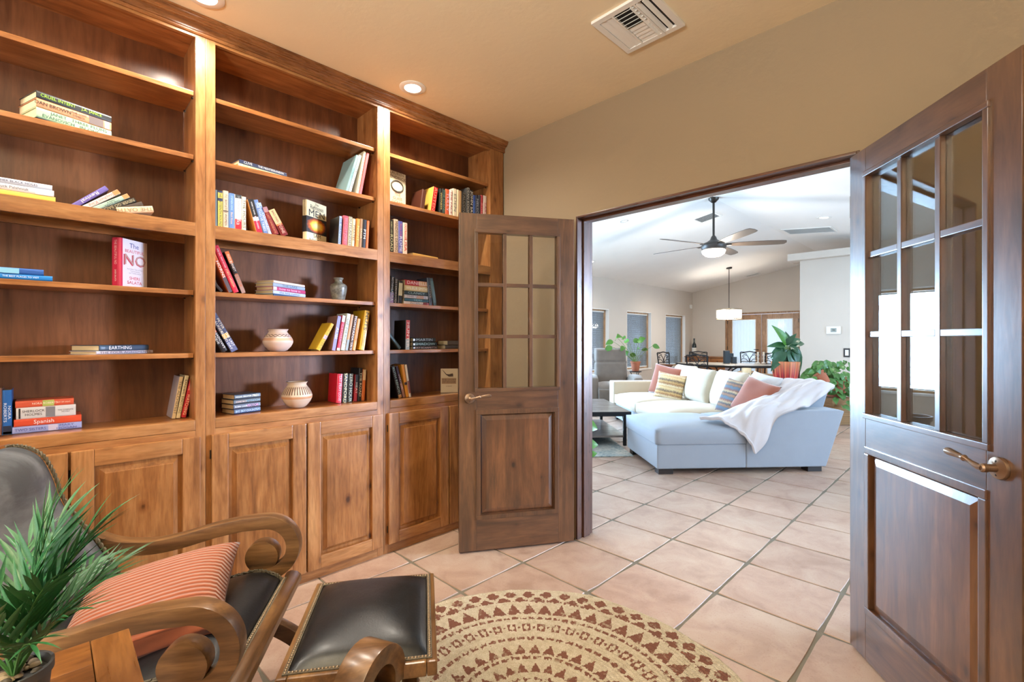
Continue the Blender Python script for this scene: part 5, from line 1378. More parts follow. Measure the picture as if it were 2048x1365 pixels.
def cushion_block(nm, mat, par, x0, y0, z0, x1, y1, z1, crown=.03, r=.05):
    """upholstered block: rounded edges and a crowned top"""
    n = 16; m = MB()
    def prof(u): return 1-abs(2*u-1)**4
    def f(u, v):
        a, b = prof(u), prof(v)
        return (x0+(x1-x0)*u, y0+(y1-y0)*v, z1-r*.55+(r*.55)*min(1, (a*b)**.5*1.05)+crown*a*b-.0)
    m.grid(f, n, n)
    def side(q):
        def g(u, v):
            zt = z0+(z1-r*.55-z0)*v; bul = .012*sin(pi*v)
            if q == 0: return (x0+(x1-x0)*u, y0-bul*prof(u), zt)
            if q == 1: return (x1+bul*prof(u), y0+(y1-y0)*u, zt)
            if q == 2: return (x1-(x1-x0)*u, y1+bul*prof(u), zt)
            return (x0-bul*prof(u), y1-(y1-y0)*u, zt)
        return g
    for q in range(4): m.grid(side(q), n, 5)
    m.add([(x0, y0, z0), (x1, y0, z0), (x1, y1, z0), (x0, y1, z0)], [(0, 3, 2, 1)])
    o = m.build(nm, mat, par, 0, True, local=True, angle=radians(70))
    b2 = bmesh.new(); b2.from_mesh(o.data); bmesh.ops.remove_doubles(b2, verts=b2.verts, dist=1e-4); bmesh.ops.recalc_face_normals(b2, faces=b2.faces); b2.to_mesh(o.data); b2.free()
    return o
rbox('chaise_base', M['sofa'], sofa, .0, .0, .055, .865, .93, .285, .014)
cushion_block('chaise_cushion', M['sofa'], sofa, -.012, -.01, .288, .862, .93, .450, .02, .05)
cushion_block('seat_cushion', M['sofa'], sofa, .864, .218, .288, 1.36, .93, .450, .012, .03)
# near arm panel: slanted like the outside back
m = MB(); pa = [(.866, .055), (1.66, .055), (1.845, .585), (1.80, .60), (1.02, .60), (.95, .56), (.866, .30)]
m.prism(pa, -.004, .215, 'y'); m.build('arm', M['sofa'], sofa, .014, True, 3, radians(60), local=True)
m = MB(); m.prism([(1.38, .055), (1.64, .055), (1.86, .79), (1.83, .815), (1.62, .81), (1.42, .45)], .216, 3.05, 'y'); m.build('back', M['sofa'], sofa, .02, True, 3, radians(60), local=True)
rbox('seat_base', M['sofa'], sofa, .46, .935, .055, 1.40, 3.0, .285, .014)
cushion_block('seat_cushion', M['cream'], sofa, .44, .94, .288, 1.43, 1.96, .450, .025, .06); cushion_block('seat_cushion', M['cream'], sofa, .44, 1.965, .288, 1.43, 3.0, .450, .025, .06)
rbox('arm', M['cream'], sofa, .42, 3.005, .055, 1.55, 3.24, .62, .03)
for x, y in ((.02, .02), (.02, .80), (1.5, .03), (.5, 3.1), (1.5, 3.1)): MB().box(x, y, 0, x+.14, y+.10, .054).build('foot', M['feet'], sofa, .002, local=True)
def SL(x, y, z): return Matrix.Translation(SO) @ Matrix.Rotation(SA, 4, 'Z') @ Vector((x, y, z))
Sx, Sy = Vector((cos(SA), sin(SA), 0)), Vector((-sin(SA), cos(SA), 0))
# big loose back cushions
for k, (y, x, z, mt, lab) in enumerate(((2.50, 1.34, .68, 'cream', 'large cream back cushion at the far end of the sofa'), (1.82, 1.27, .67, 'fur', 'cream furry back cushion with tan fringe in the middle of the sofa'), (1.14, 1.31, .68, 'cream', 'large plump cream back cushion behind the dark striped pillow'))):
    pillow('back_cushion', SL(x, y, z), .46, .66, .24, basis(Sx*.32+Vector((0, 0, 1)), -Sx+Vector((0, 0, .28))), M[mt], lab, 'cushion', 'loose back cushions of the sofa', .03, 10+k, lump=.012)
def stripe_mat(name, cols, freq, axis=0, rough=.85):
    t = NT(name); tc = t.n('ShaderNodeTexCoord'); sp = t.n('ShaderNodeSeparateXYZ'); t.l(tc.outputs['Object'], sp.inputs[0])
    nz = t.noise(tc.outputs['Object'], 60, 3)
    f = t.math('FRACT', t.math('ADD', t.math('MULTIPLY', sp.outputs[axis], freq), t.math('ADD', t.math('MULTIPLY', nz, .35), 5.0)))
    r = t.ramp(f, [(i/len(cols), s2l(c)) for i, c in enumerate(cols)]); t.set(Base_Color=r, Roughness=rough, Sheen_Weight=.3); t.bump(nz, .4, .004); return t.m
M['ikat'] = stripe_mat('tan_striped_weave', [(206, 164, 110), (232, 214, 178), (160, 110, 70), (214, 178, 120), (110, 90, 80), (226, 200, 150)], 6.5)
M['kilim'] = stripe_mat('dark_kilim', [(92, 84, 80), (150, 104, 72), (60, 66, 74), (176, 150, 112), (120, 70, 54), (84, 100, 116)], 8)
M['terra'] = fabric('terracotta_velvet', (152, 84, 60), .7, var=.15, sheen=.8)
M['whitec'] = fabric('white_cotton', (206, 204, 204))
def pl(x, y, z, w, h, t, xv, zv, mat, lab, seed): return pillow('pillow', SL(x, y, z), w, h, t, basis(xv, zv), mat, lab, 'pillow', None, .07, seed, trim=None)
Zv = Vector((0, 0, 1))
pl(1.10, 2.56, .665, .46, .48, .15, Sx*.25+Zv, -Sx*.8-Sy*.75+Zv*.30, M['terra'], 'rust pillow leaning in the far corner of the sofa', 21)
pl(1.00, 2.16, .62, .38, .40, .13, Sx*.2+Zv, -Sx*.55-Sy*.9+Zv*.28, M['ikat'], 'tan patterned pillow with woven stripes in front of the far rust pillow', 22)
pl(1.12, .70, .645, .40, .34, .12, Zv+Sx*.45, -Sx*.9-Sy*.28+Zv*.42, M['kilim'], 'dark striped woven pillow standing on the chaise end', 24)
pl(1.22, .46, .665, .42, .40, .15, Zv+Sx*.75, -Sx*.8-Sy*.40+Zv*.50, M['terra'], 'rust velvet pillow beside the white throw', 25)
pl(1.36, .60, .73, .40, .40, .12, Zv+Sx*.6, -Sx*.9-Sy*.3+Zv*.55, M['whitec'], 'white pillow behind the near rust pillow', 26)
# throw blanket: a draped sheet over chaise, arm and back
def cr(P, t):
    n = len(P)-1; i = min(int(t*n), n-1); q = t*n-i; p0, p1, p2, p3 = P[max(i-1, 0)], P[i], P[i+1], P[min(i+2, n)]
    return .5*((2*p1)+(-p0+p2)*q+(2*p0-5*p1+4*p2-p3)*q*q+(-p0+3*p1-3*p2+p3)*q**3)
NET = [[(.50, .16, .497), (.66, .02, .488), (.86, -.045, .33), (.93, -.05, .20)],
       [(.66, .26, .505), (.84, .12, .55), (.96, -.03, .58), (1.03, -.05, .30)],
       [(.90, .34, .56), (1.04, .18, .66), (1.16, .03, .64), (1.14, -.045, .52)],
       [(1.20, .42, .660), (1.28, .26, .70), (1.32, .10, .665), (1.36, -.04, .62)],
       [(1.46, .52, .800), (1.52, .34, .80), (1.54, .18, .76), (1.52, .05, .625)],
       [(1.68, .56, .850), (1.74, .38, .852), (1.76, .20, .84), (1.68, .10, .70)],
       [(1.88, .54, .780), (1.90, .38, .79), (1.90, .20, .80), (1.84, .16, .78)]]
NETV = [[Vector(p) for p in row] for row in NET]
def thf(u, v):
    rows = [cr(r, v) for r in NETV]; p = cr(rows, u)
    w_ = .012*sin(9*v*pi+4*u)*sin(pi*v)+.010*sin(14*u+6*v)
    return p+Vector((.2*w_, -.5*abs(w_), abs(w_)+.006))
m = MB().grid(lambda u, v: thf(u, v), 60, 34); m.grid(lambda u, v: thf(u, v)-Vector((0, -.004, .012)), 60, 34)
th_ = empty('throw_blanket', SL(1.2, .2, .62), 0, 'soft white throw draped over the arm and back of the sofa', 'blanket')
o = m.build('cloth', fabric('white_fleece', (204, 196, 196), bsc=180, b=.5), None, 0, True, angle=radians(80))
o.data.transform(Matrix.Translation(SO) @ Matrix.Rotation(SA, 4, 'Z')); attach(o, th_)
m = MB()
for k in range(2):
    m.tube([thf(.012*k+.0, v/30)+Vector((-.006-.012*k, 0, .010*k-.004)) for v in range(31)], .011, 8)
o = m.build('folded_hem', bpy.data.materials['white_fleece'], None, 0, True); o.data.transform(Matrix.Translation(SO) @ Matrix.Rotation(SA, 4, 'Z')); attach(o, th_)

# area rug
def arug_mat():
    t = NT('teal_distressed_rug'); v = t.coords(rnd=False); a = t.noise(v, 2.4, 6, .75, 1.5); b = t.noise(v, 30, 4, .7)
    t.set(Base_Color=t.mix(.5, t.ramp(a, [(.3, s2l((60, 92, 104))), (.46, s2l((140, 160, 160))), (.58, s2l((206, 200, 186))), (.75, s2l((150, 150, 140)))]), t.ramp(b, [(.35, s2l((90, 110, 120))), (.6, s2l((214, 208, 196)))])), Roughness=.95)
    t.bump(b, .3, .003); return t.m
rg = MB().box(-1.7, .70, .001, .0, 3.8, .012).build('area_rug', arug_mat(), None, .003)
rg.data.transform(Matrix.Translation(SO) @ Matrix.Rotation(SA, 4, 'Z')); tag(rg, 'distressed teal and grey rug under the coffee table', 'rug')
# coffee table
M['cof'] = wood('weathered_plank', (88, 80, 76), (140, 130, 124), (184, 174, 166), 'x', .3, .4, .2)
ct = empty('coffee_table', SL(-.45, 1.75, .0125), SA, 'low plank coffee table with a black iron base on the teal rug', 'coffee table')
L_, W_ = 1.1, 1.22
for k in range(7):
    y0 = -W_/2+W_*k/7; MB().box(-L_/2, y0+.001, .385, L_/2, y0+W_/7-.001, .415).build('plank', M['cof'], ct, .003, local=True)
MB().box(-L_/2-.012, -W_/2-.012, .36, L_/2+.012, -W_/2-.0005, .412).box(-L_/2-.012, W_/2+.0005, .36, L_/2+.012, W_/2+.012, .412).box(-L_/2-.012, -W_/2, .36, -L_/2-.0005, W_/2, .412).box(L_/2+.0005, -W_/2, .36, L_/2+.012, W_/2, .412).build('iron_band', M['black'], ct, .002, local=True)
for x in (-1, 1):
    for y in (-1, 1):
        a, b = x*(L_/2-.05), y*(W_/2-.05)
        MB().box(a-.018, b-.018, 0, a+.018, b+.018, .384).build('leg', M['black'], ct, .002, local=True)
        MB().tube([(a, b-y*.018, .30), (a, b-y*.06, .31), (a, b-y*.09, .345), (a, b-y*.085, .375)], .006, 8).build('scroll_bracket', M['black'], ct, 0, True, local=True)
rbox('lower_shelf', M['cof'], ct, -L_/2+.04, -W_/2+.04, .10, L_/2-.04, W_/2-.04, .125, .003)

# recliner, faces the coffee table
M['suede'] = fabric('taupe_suede', (112, 100, 90), .8, 14, .3, .3, .6)
rc = empty('recliner', on_z(1229, 900, 0)*0+at_t(1226, 0, 8.62)*1.0, 0, 'taupe suede recliner behind the coffee table under the window', 'armchair')
rc.location.z = 0; rc.scale = (1.06,)*3; rc.rotation_euler = (0, 0, SA-radians(8))
# local: +y away from camera; chair faces -y and slightly -x
rbox('base', M['suede'], rc, -.30, -.40, .04, .30, .36, .30, .03)
cushion_block('seat_cushion', M['suede'], rc, -.30, -.44, .30, .30, .22, .46, .03, .06)
rbox('footrest', M['suede'], rc, -.295, -.47, .08, .295, -.41, .40, .03)
def bk(u, v, sg=1):
    a, b = 2*u-1, v; e = (1-abs(a)**5)
    z = .44+.62*b; y = .20+.16*b; seam = .022*math.exp(-((b-.60)/.03)**2)+.0*b
    th = (.085*(max(0, e)**.4)*(1-max(0, (b-.93)/.07)**2*.8)-seam)
    return (a*(.295-.015*b), y+.07-sg*th, z-.0)
m = MB().grid(lambda u, v: bk(u, v, 1), 24, 40); m.grid(lambda u, v: bk(u, v, -1), 24, 40); m.build('backrest', M['suede'], rc, 0, True, local=True, angle=radians(80))
for sx in (-1, 1):
    m = MB(); x0, x1 = (.29, .44) if sx > 0 else (-.44, -.29)
    m.prism([(-.42, .05), (.36, .05), (.36, .52), (.20, .60), (-.25, .62), (-.38, .57), (-.43, .45)], x0, x1, 'x'); m.build('arm', M['suede'], rc, .04, True, 4, radians(60), local=True)
for x in (-.25, .19):
    for y in (-.34, .26): MB().box(x, y, 0, x+.06, y+.06, .042).build('foot', M['feet'], rc, local=True)

# small teal side table between recliner and sofa
P = SL(.73, 3.43, 0)
st = empty('side_table', P, SA, 'small dark teal metal side table between recliner and sofa', 'table')
TE = flat('teal_metal', (44, 74, 84), .45, metal=.2)
rbox('table_top', TE, st, -.15, -.12, .565, .15, .12, .59, .004)
for x in (-.14, .128):
    for y in (-.11, .098): MB().box(x, y, 0, x+.012, y+.012, .566).build('leg', TE, st, local=True)

# generic leaf shapes ------------------------------------------------------------
def leaf_mesh(name, mat, L=1, w_=.38, heart=.12, curl=.25, n=10, fold=.18):
    m = MB(); v = []; f = []
    for k in range(n+1):
        t = k/n; ww = w_*(sin(pi*t**.62))**.9 if t < 1 else 0; ww = max(ww, .004)
        x = L*t-heart*0; z = -curl*L*t*t
        for q in (-1, -.5, 0, .5, 1):
            back = -heart*abs(q)*max(0, 1-t*4); v.append((x+back, q*ww, z+fold*abs(q)*ww))
    for k in range(n):
        for q in range(4): a = 5*k+q; f.append((a, a+1, a+6, a+5))
    me = m.add(v, f).mesh(name, mat); me.polygons.foreach_set('use_smooth', [True]*len(me.polygons)); return me
def put_leaf(me, par, p, d, up, L, W=None, name='leaf'):
    d = Vector(d).normalized(); z = Vector(up); z = z-d*z.dot(d)
    if z.length < 1e-3: z = d.orthogonal()
    z.normalize(); y = z.cross(d)
    o = bpy.data.objects.new(name, me); COL.objects.link(o); o.parent = par
    o.location = p; o.rotation_euler = Matrix((d, y, z)).transposed().to_euler(); o.scale = (L, W or L, L); return o
M['pothos'] = leaf_mat('pothos_leaf', (46, 100, 34), (96, 150, 54), .35, 20); M['pothos2'] = leaf_mat('variegated_leaf', (34, 84, 36), (104, 150, 74), .35, 26)
M['stem'] = flat('green_stem', (110, 140, 70), .5)
heart = leaf_mesh('leaf', M['pothos'], 1, .40, .16, .3); heart2 = leaf_mesh('leaf', M['pothos2'], 1, .36, .12, .35)
TC = flat('terracotta_pot', (176, 104, 74), .75, var=.12)
def pot_shape(e, r, h, mat=TC, z=0, rim=True):
    MB().lathe([(r*.62, z), (r*.66, z+.004), (r*.92, z+h*.8), (r*.98, z+h*.8), (r*1.02, z+h*.83), (r*1.04, z+h), (r*.9, z+h), (r*.84, z+h*.9), (.002, z+h*.88)], 32).build('pot', mat, e, 0, True, local=True)
    MB().lathe([(r*.85, z+h*.885), (.002, z+h*.9)], 24, cap=False).build('soil', flat('soil', (50, 38, 30), .95), e, 0, local=True)
# iron plant stand + pothos behind the recliner
P = at_t(1271, 0, 9.1); P.z = 0
ps = empty('plant_stand', P, SA, 'slim black iron plant stand beside the recliner', 'plant stand')
MB().lathe([(.002, .66), (.11, .66), (.115, .665), (.115, .675), (.002, .675)], 24, cap=False).build('top_plate', M['black'], ps, 0, local=True)
for k in range(3):
    a = 2*pi*k/3+.5; c, s_ = cos(a), sin(a)
    MB().tube([(c*.10, s_*.10, .66), (c*.04, s_*.04, .55), (c*.055, s_*.055, .42), (c*.02, s_*.02, .3), (c*.05, s_*.05, .12), (c*.13, s_*.13, 0)], .007, 6).build('leg', M['black'], ps, 0, True, local=True)
pp = empty('potted_pothos', P+Vector((0, 0, .6755)), 0, 'trailing heart leaved plant in a terracotta pot on the iron stand by the window', 'plant')
pot_shape(pp, .095, .19)
tz = P
for (px, py, dp) in ((1224, 683, .0), (1234, 676, .1), (1241, 672, 0), (1250, 676, .15), (1257, 682, -.1), (1268, 683, .0), (1279, 680, .1), (1285, 683, -.1), (1276, 693, .1), (1266, 707, 0), (1307, 692, 0), (1232, 704, .1), (1247, 694, -.1), (1240, 707, .1), (1255, 705, .0), (1222, 694, -.1), (1290, 697, .0)):
    q = at_t(px, py, 9.1+dp)-(P+Vector((0, 0, .6755))); b0 = Vector((R_.uniform(-.03, .03), R_.uniform(-.03, .03), .17)); mid = (b0+q)/2+Vector((0, 0, .10))
    pts = [b0.lerp(mid, .5)*.0+((1-t)**2*b0+2*t*(1-t)*mid+t*t*q) for t in [k/8 for k in range(9)]]
    MB().tube(pts, .0035, 5).build('stem', M['stem'], pp, 0, True, local=True)
    dd = (pts[-1]-pts[-2]).normalized()*.6+Vector((R_.uniform(-.5, .5), R_.uniform(-.5, .5), -.5)); cam_dir = -q.normalized()
    put_leaf(heart, pp, q, dd, Vector((.6, -.7, .45)), R_.uniform(.12, .16))
# large urn by the window wall
P = at_t(1331, 0, 9.7); P.z = 0
ur = empty('floor_urn', P, 0, 'tall brown clay urn standing behind the far sofa corner', 'urn')
MB().lathe([(.10, 0), (.13, .02), (.19, .22), (.205, .36), (.17, .52), (.115, .62), (.10, .68), (.125, .735), (.150, .755), (.155, .775), (.14, .775), (.10, .70), (.002, .6)], 40).build('body', flat('brown_clay', (122, 76, 52), .5, var=.2, bscale=40), ur, 0, True, local=True)

# trailing plant just inside the doorway, left
P = Vector((-2.34, 2.86, 0))
sn = empty('plant_stand', P, 0, 'black iron plant stand just inside the doorway behind the brown door', 'plant stand')
MB().lathe([(.002, .55), (.12, .55), (.12, .565), (.002, .565)], 24, cap=False).build('top_plate', M['black'], sn, 0, local=True)
for k in range(3):
    a = 2*pi*k/3; c, s_ = cos(a), sin(a); MB().tube([(c*.10, s_*.10, .55), (c*.07, s_*.07, .3), (c*.12, s_*.12, 0)], .008, 6).build('leg', M['black'], sn, 0, True, local=True)
pt = empty('potted_pothos', P+Vector((0, 0, .5655)), 0, 'glossy round leaved trailing plant peeking past the left door frame', 'plant')
pot_shape(pt, .10, .17, flat('dark_pot', (46, 48, 50), .5))
for (px, py, L, dx, dz) in ((1168, 839, .105, .2, .1), (1183, 853, .12, 1, -.35), (1166, 862, .11, .1, .8), (1184, 889, .105, 1, -.05), (1167, 906, .10, .0, -.6), (1187, 908, .06, 1, .2), (1166, 925, .085, .1, -.9), (1158, 885, .10, -.2, -.5), (1157, 850, .10, -.5, .5)):
    t_ = 3.52; q = at_t(px, py, t_)-(P+Vector((0, 0, .5655))); b0 = Vector((.05, .05, .16)); mid = (b0+q)/2+Vector((.03, .03, .10))
    dd = Vector((RX*dx, RY*dx, dz)).normalized(); q0 = q-dd*L*.5
    pts = [((1-t)**2*b0+2*t*(1-t)*mid+t*t*q0) for t in [k/8 for k in range(9)]]
    MB().tube(pts, .003, 5).build('stem', M['stem'], pt, 0, True, local=True)
    put_leaf(heart, pt, q0, dd, Vector((.6, -.75, .35)), L)

# ---------------------------------------------------------------- dining corner
SW = wood('sideboard_pine', (120, 72, 36), (164, 108, 62), (186, 132, 84), 'x', .4, .2, .3)
sb = empty('sideboard', (-5.75, 13.75, 0), 0, 'wooden sideboard against the far wall in the dining corner', 'sideboard')
MB().box(-6.30, 13.50, .0, -5.16, 14.03, .78).build('carcass', SW, sb, .004)
MB().box(-6.33, 13.46, .78, -5.13, 14.04, .805).build('top', SW, sb, .004)
for r in range(2):
    for c in range(3):
        x0 = -6.27+.37*c; z0 = .42+.18*r; d = MB().box(x0, 13.482, z0, x0+.345, 13.4995, z0+.16).build('drawer', SW, sb, .003)
        MB().lathe([(.004, 0), (.004, .01), (.012, .014), (.012, .022), (.001, .026)], 12).M
        k_ = MB(); k_.M = Matrix.Translation((x0+.17, 13.482, z0+.08)) @ Matrix.Rotation(pi/2, 4, 'X'); k_.lathe([(.004, 0), (.004, .01), (.012, .014), (.012, .022), (.001, .026)], 12); k_.build('knob', M['black'], d)
wb = empty('wine_bottle', (-6.14, 13.72, .8055), 0, 'large dark wine bottle with a white label on the sideboard', 'bottle')
MB().lathe([(.05, 0), (.062, .004), (.064, .02), (.064, .30), (.056, .345), (.030, .39), (.022, .42), (.021, .50), (.025, .502), (.025, .525), (.002, .527)], 32).build('glass_body', flat('dark_green_glass', (20, 30, 26), .08, spec=.8), wb, 0, True, local=True)
MB().lathe([(.0648, .09), (.0648, .25)], 32, cap=False).build('label', flat('paper_label', (226, 222, 212), .7), wb, 0, True, local=True)
DT = Vector((-4.13, 10.66, 0))
dt = empty('dining_table', DT, 0, 'oval dining table with a dark iron edge and curled iron base', 'dining table')
el = [(1.02*cos(2*pi*k/64), .66*sin(2*pi*k/64)) for k in range(64)]
MB().prism([(a*.985, b*.98) for a, b in el], .715, .752, 'z').build('table_top', flat('table_stone', (196, 186, 172), .3, var=.1), dt, .003, local=True)
MB().tube([(a, b, .728) for a, b in el]+[(el[0][0], el[0][1], .728)], .026, 8, cap=False).build('iron_edge', M['black'], dt, 0, True, local=True)
for k in range(4):
    a = pi/4+pi/2*k; c, s_ = cos(a), sin(a)
    MB().tube([(c*.42, s_*.34, .71), (c*.25, s_*.2, .62), (c*.08, s_*.08, .42), (c*.12, s_*.12, .2), (c*.38, s_*.34, .03), (c*.45, s_*.4, .02)], .014, 8).build('leg', M['black'], dt, 0, True, local=True)
MB().lathe([(.09, .30), (.10, .34), (.09, .38)], 20).build('collar', M['black'], dt, 0, True, local=True)
def iron_chair(label):
    e = empty('dining_chair', (0, 0, 0), 0, label, 'chair', 'wrought iron chairs round the dining table'); K = M['black']
    # local: faces -y ; back at +y
    MB().tube([(-.20, .20, .44), (-.205, .235, .70), (-.225, .26, .955), (-.21, .262, .965), (-.12, .262, .965), (0, .262, .985), (.12, .262, .965), (.21, .262, .965), (.225, .26, .955), (.205, .235, .70), (.20, .20, .44)], .014, 8).build('back_frame', K, e, 0, True, local=True)
    MB().tube([(-.21, .245, .72), (.21, .245, .72)], .010, 8).build('back_rail', K, e, 0, True, local=True)
    for sx in (-1, 1):
        MB().tube([(0, .24, .70), (sx*.012, .245, .80), (sx*.05, .25, .87), (sx*.11, .255, .90), (sx*.16, .256, .885), (sx*.17, .256, .85), (sx*.145, .255, .83), (sx*.125, .255, .85)], .009, 6).build('back_scroll', K, e, 0, True, local=True)
        MB().tube([(sx*.02, .24, .72), (sx*.09, .246, .79), (sx*.165, .25, .80), (sx*.19, .25, .77)], .008, 6).build('back_scroll', K, e, 0, True, local=True)
        MB().tube([(sx*.205, .256, .93), (sx*.15, .256, .945), (sx*.08, .256, .925), (sx*.065, .256, .90)], .008, 6).build('back_scroll', K, e, 0, True, local=True)
        MB().tube([(sx*.20, .20, .44), (sx*.205, .225, .22), (sx*.22, .26, 0)], .013, 8).build('leg', K, e, 0, True, local=True)
        MB().tube([(sx*.21, -.20, .44), (sx*.212, -.22, .2), (sx*.22, -.24, 0)], .013, 8).build('leg', K, e, 0, True, local=True)
    MB().tube([(-.21, .20, .44), (.21, .20, .44), (.215, -.205, .44), (-.215, -.205, .44), (-.21, .20, .44)], .012, 8).build('seat_frame', K, e, 0, True, local=True)
    cushion_block('seat_pad', flat('seat_pad_fabric', (170, 150, 128), .9), e, -.19, -.19, .445, .19, .17, .49, .01, .03)
    return e
ic = iron_chair('wrought iron dining chair with its back to the sofa, nearest the camera')
spots = [((1421, 10.0), -135, None), ((1391, 11.0), -95, 'wrought iron dining chair at the end of the table by the sideboard'), ((1402, 12.1), 20, 'wrought iron dining chair on the far side in front of the sideboard'),
         ((1494, 12.0), 40, 'wrought iron dining chair on the far side in front of the garden doors'), ((1507, 10.3), -170, 'wrought iron dining chair at the right hand end, turned sideways'), ((1531, 10.9), 130, 'wrought iron dining chair beside the red striped pot plant')]
for i, ((px, t_), rz, lab) in enumerate(spots):
    c = ic if i == 0 else copy_tree(ic)
    p = at_t(px, 0, t_); k_ = sqrt(((p.x-DT.x)/1.36)**2+((p.y-DT.y)/1.02)**2); k_ = max(1, 1/max(k_, .01)); p = Vector((DT.x+(p.x-DT.x)*k_, DT.y+(p.y-DT.y)*k_, 0)); c.location = (p.x, p.y, 0); c.rotation_euler = (0, 0, radians(rz))
    # face the table
    d = Vector((DT.x-p.x, DT.y-p.y)); c.rotation_euler = (0, 0, atan2(d.y, d.x)+pi/2+(radians(25) if i == 4 else 0))
    if lab: c['label'] = lab
# things on the dining table
def at_table(px, dt_=0): p = at_t(px, 0, 10.9+dt_); return Vector((p.x, p.y, .7525))
for (px, dt_, w_, h_, lab) in ((1453, -.25, .105, .29, 'tallest dark slatted candle box on the dining table'), (1461, .10, .10, .22, 'middle dark candle box half hidden behind the others on the dining table'), (1467.5, -.25, .095, .15, 'shortest dark candle box on the dining table')):
    e = empty('lantern', at_table(px, dt_), radians(45), lab, 'lantern', 'dark candle boxes on the dining table'); h = w_/2
    SLm = flat('slate_box', (44, 52, 58), .5, var=.15)
    n_ = max(3, int(h_/.035))
    for k in range(n_):
        z = h_*k/n_; MB().box(-h, -h, z+.002, h, h, z+h_/n_-.002).build('layer', SLm, e, .002, local=True)
    MB().box(-h+.004, -h+.004, 0, h-.004, h-.004, h_-.004).build('core', M['dark'], e, local=True)
for px, lab in ((1516, 'left one of two pale turned candlesticks on the dining table'), (1527.5, 'right one of two pale turned candlesticks on the dining table')):
    e = empty('candlestick', at_table(px, -.35), 0, lab, 'candlestick', 'pale candlesticks on the dining table')
    MB().lathe([(.05, 0), (.05, .01), (.02, .03), (.014, .08), (.024, .11), (.014, .14), (.022, .17), (.03, .19), (.03, .2)], 20).build('stick', flat('pale_ceramic', (222, 214, 204), .4), e, 0, True, local=True)
    MB().lathe([(.022, .2), (.022, .26), (.002, .262)], 16).build('candle', flat('wax', (236, 226, 206), .5), e, 0, True, local=True)
# chandelier
p = at_t(1458, 628, 11.6); zc = zl(p.x)
ch = empty('chandelier', (p.x, p.y, p.z), 0, 'drum chandelier of clear crystal tubes on a long rod above the dining table', 'chandelier')
MB().tube([(0, 0, zc-p.z-.02), (0, 0, .10)], .009, 8).build('rod', M['steel'], ch, 0, local=True)
MB().lathe([(.002, zc-p.z-.035), (.06, zc-p.z-.03), (.07, zc-p.z-.005), (.07, zc-p.z+.01)], 24, cap=False).build('ceiling_rose', M['steel'], ch, 0, True, local=True)
CG = NT('crystal'); CG.set(Base_Color=(.95, .93, .9, 1), Roughness=.1, Emission_Color=(1, .93, .82, 1), Emission_Strength=.75); CG = CG.m
MT = flat('brass_band', (190, 172, 140), .3, metal=.8)
for z in (.105, -.125): MB().lathe([(.285, z-.006), (.292, z-.006), (.292, z+.006), (.285, z+.006), (.285, z-.006)], 48, cap=False).build('hoop', MT, ch, 0, True, local=True)
tm = MB().tube([(0, 0, -.105), (0, 0, .09)], .019, 8).mesh('crystal_tube', CG)
for k in range(34):
    a = 2*pi*k/34; link_copy(tm, 'crystal_tube', ch, (.268*cos(a), .268*sin(a), 0))
for k in range(3):
    a = 2*pi*k/3; MB().tube([(0, 0, .11), (.285*cos(a), .285*sin(a), .11)], .006, 6).build('spoke', M['steel'], ch, 0, local=True)
point_light('chandelier_bulb', (p.x, p.y, p.z-.18), 40, SOFT, .12)
# ceiling fan
t_ = 6.88; hb = at_t(1428, 492, t_); hb.x = -2.816; zt = 3.362
fan_ = empty('ceiling_fan', (hb.x, hb.y, hb.z), 0, 'five bladed dark ceiling fan with a lit bowl hanging from the ridge', 'ceiling fan')
MB().tube([(0, 0, zt-hb.z-.02), (0, 0, .10)], .016, 10).build('downrod', M['steel'], fan_, 0, True, local=True)
MB().lathe([(.075, zt-hb.z+.004), (.07, zt-hb.z-.03), (.03, zt-hb.z-.07), (.016, zt-hb.z-.075)], 24, cap=False).build('canopy', M['steel'], fan_, 0, True, local=True)
MB().lathe([(.02, .15), (.035, .13), (.05, .09), (.10, .055), (.15, .035), (.175, .0), (.17, -.04), (.15, -.06), (.002, -.06)], 36).build('motor_housing', flat('fan_bronze', (74, 68, 64), .4, metal=.5), fan_, 0, True, local=True)
FB = flat('fan_blade', (96, 84, 74), .45, var=.15)
lens_ = emit('fan_bowl', (1, .94, .84), 2.2)
MB().lathe([(.155, -.062), (.165, -.075), (.15, -.115), (.10, -.15), (.002, -.165)], 36, cap=False).build('light_bowl', lens_, fan_, 0, True, local=True)
fd0 = degrees0 = 45.3
def bladem():
    m = MB(); v = []; f = []
    prof_ = [(.16, .035), (.24, .05), (.35, .066), (.55, .078), (.75, .080), (.90, .074), (.955, .060), (.975, .0)]
    for x, w_ in prof_: v += [(x, -w_, 0), (x, w_*.9, 0), (x, w_*.9, .008), (x, -w_, .008)]
    for k in range(len(prof_)-1):
        for q in range(4): f.append((4*k+q, 4*k+(q+1) % 4, 4*k+4+(q+1) % 4, 4*k+4+q))
    f += [(3, 2, 1, 0)]; m.add(v, f); return m
bm_ = bladem().mesh('fan_blade', FB)
bkm = MB().box(.13, -.03, -.012, .24, .03, -.002).mesh('blade_bracket', M['steel'])
for az in (-12, -84, 48, 132, 204):   # measured from the camera's right-hand direction
    a = radians(45.3+az)
    o = link_copy(bm_, 'fan_blade', fan_, (0, 0, .01)); o.rotation_mode = 'XYZ'
    o.rotation_euler = (Matrix.Rotation(a, 3, 'Z') @ Matrix.Rotation(radians(-12), 3, 'X')).to_euler()
    b2 = link_copy(bkm, 'blade_bracket', fan_, (0, 0, .012), (0, 0, a))
point_light('fan_lamp', (hb.x, hb.y, hb.z-.26), 45, SOFT, .12)
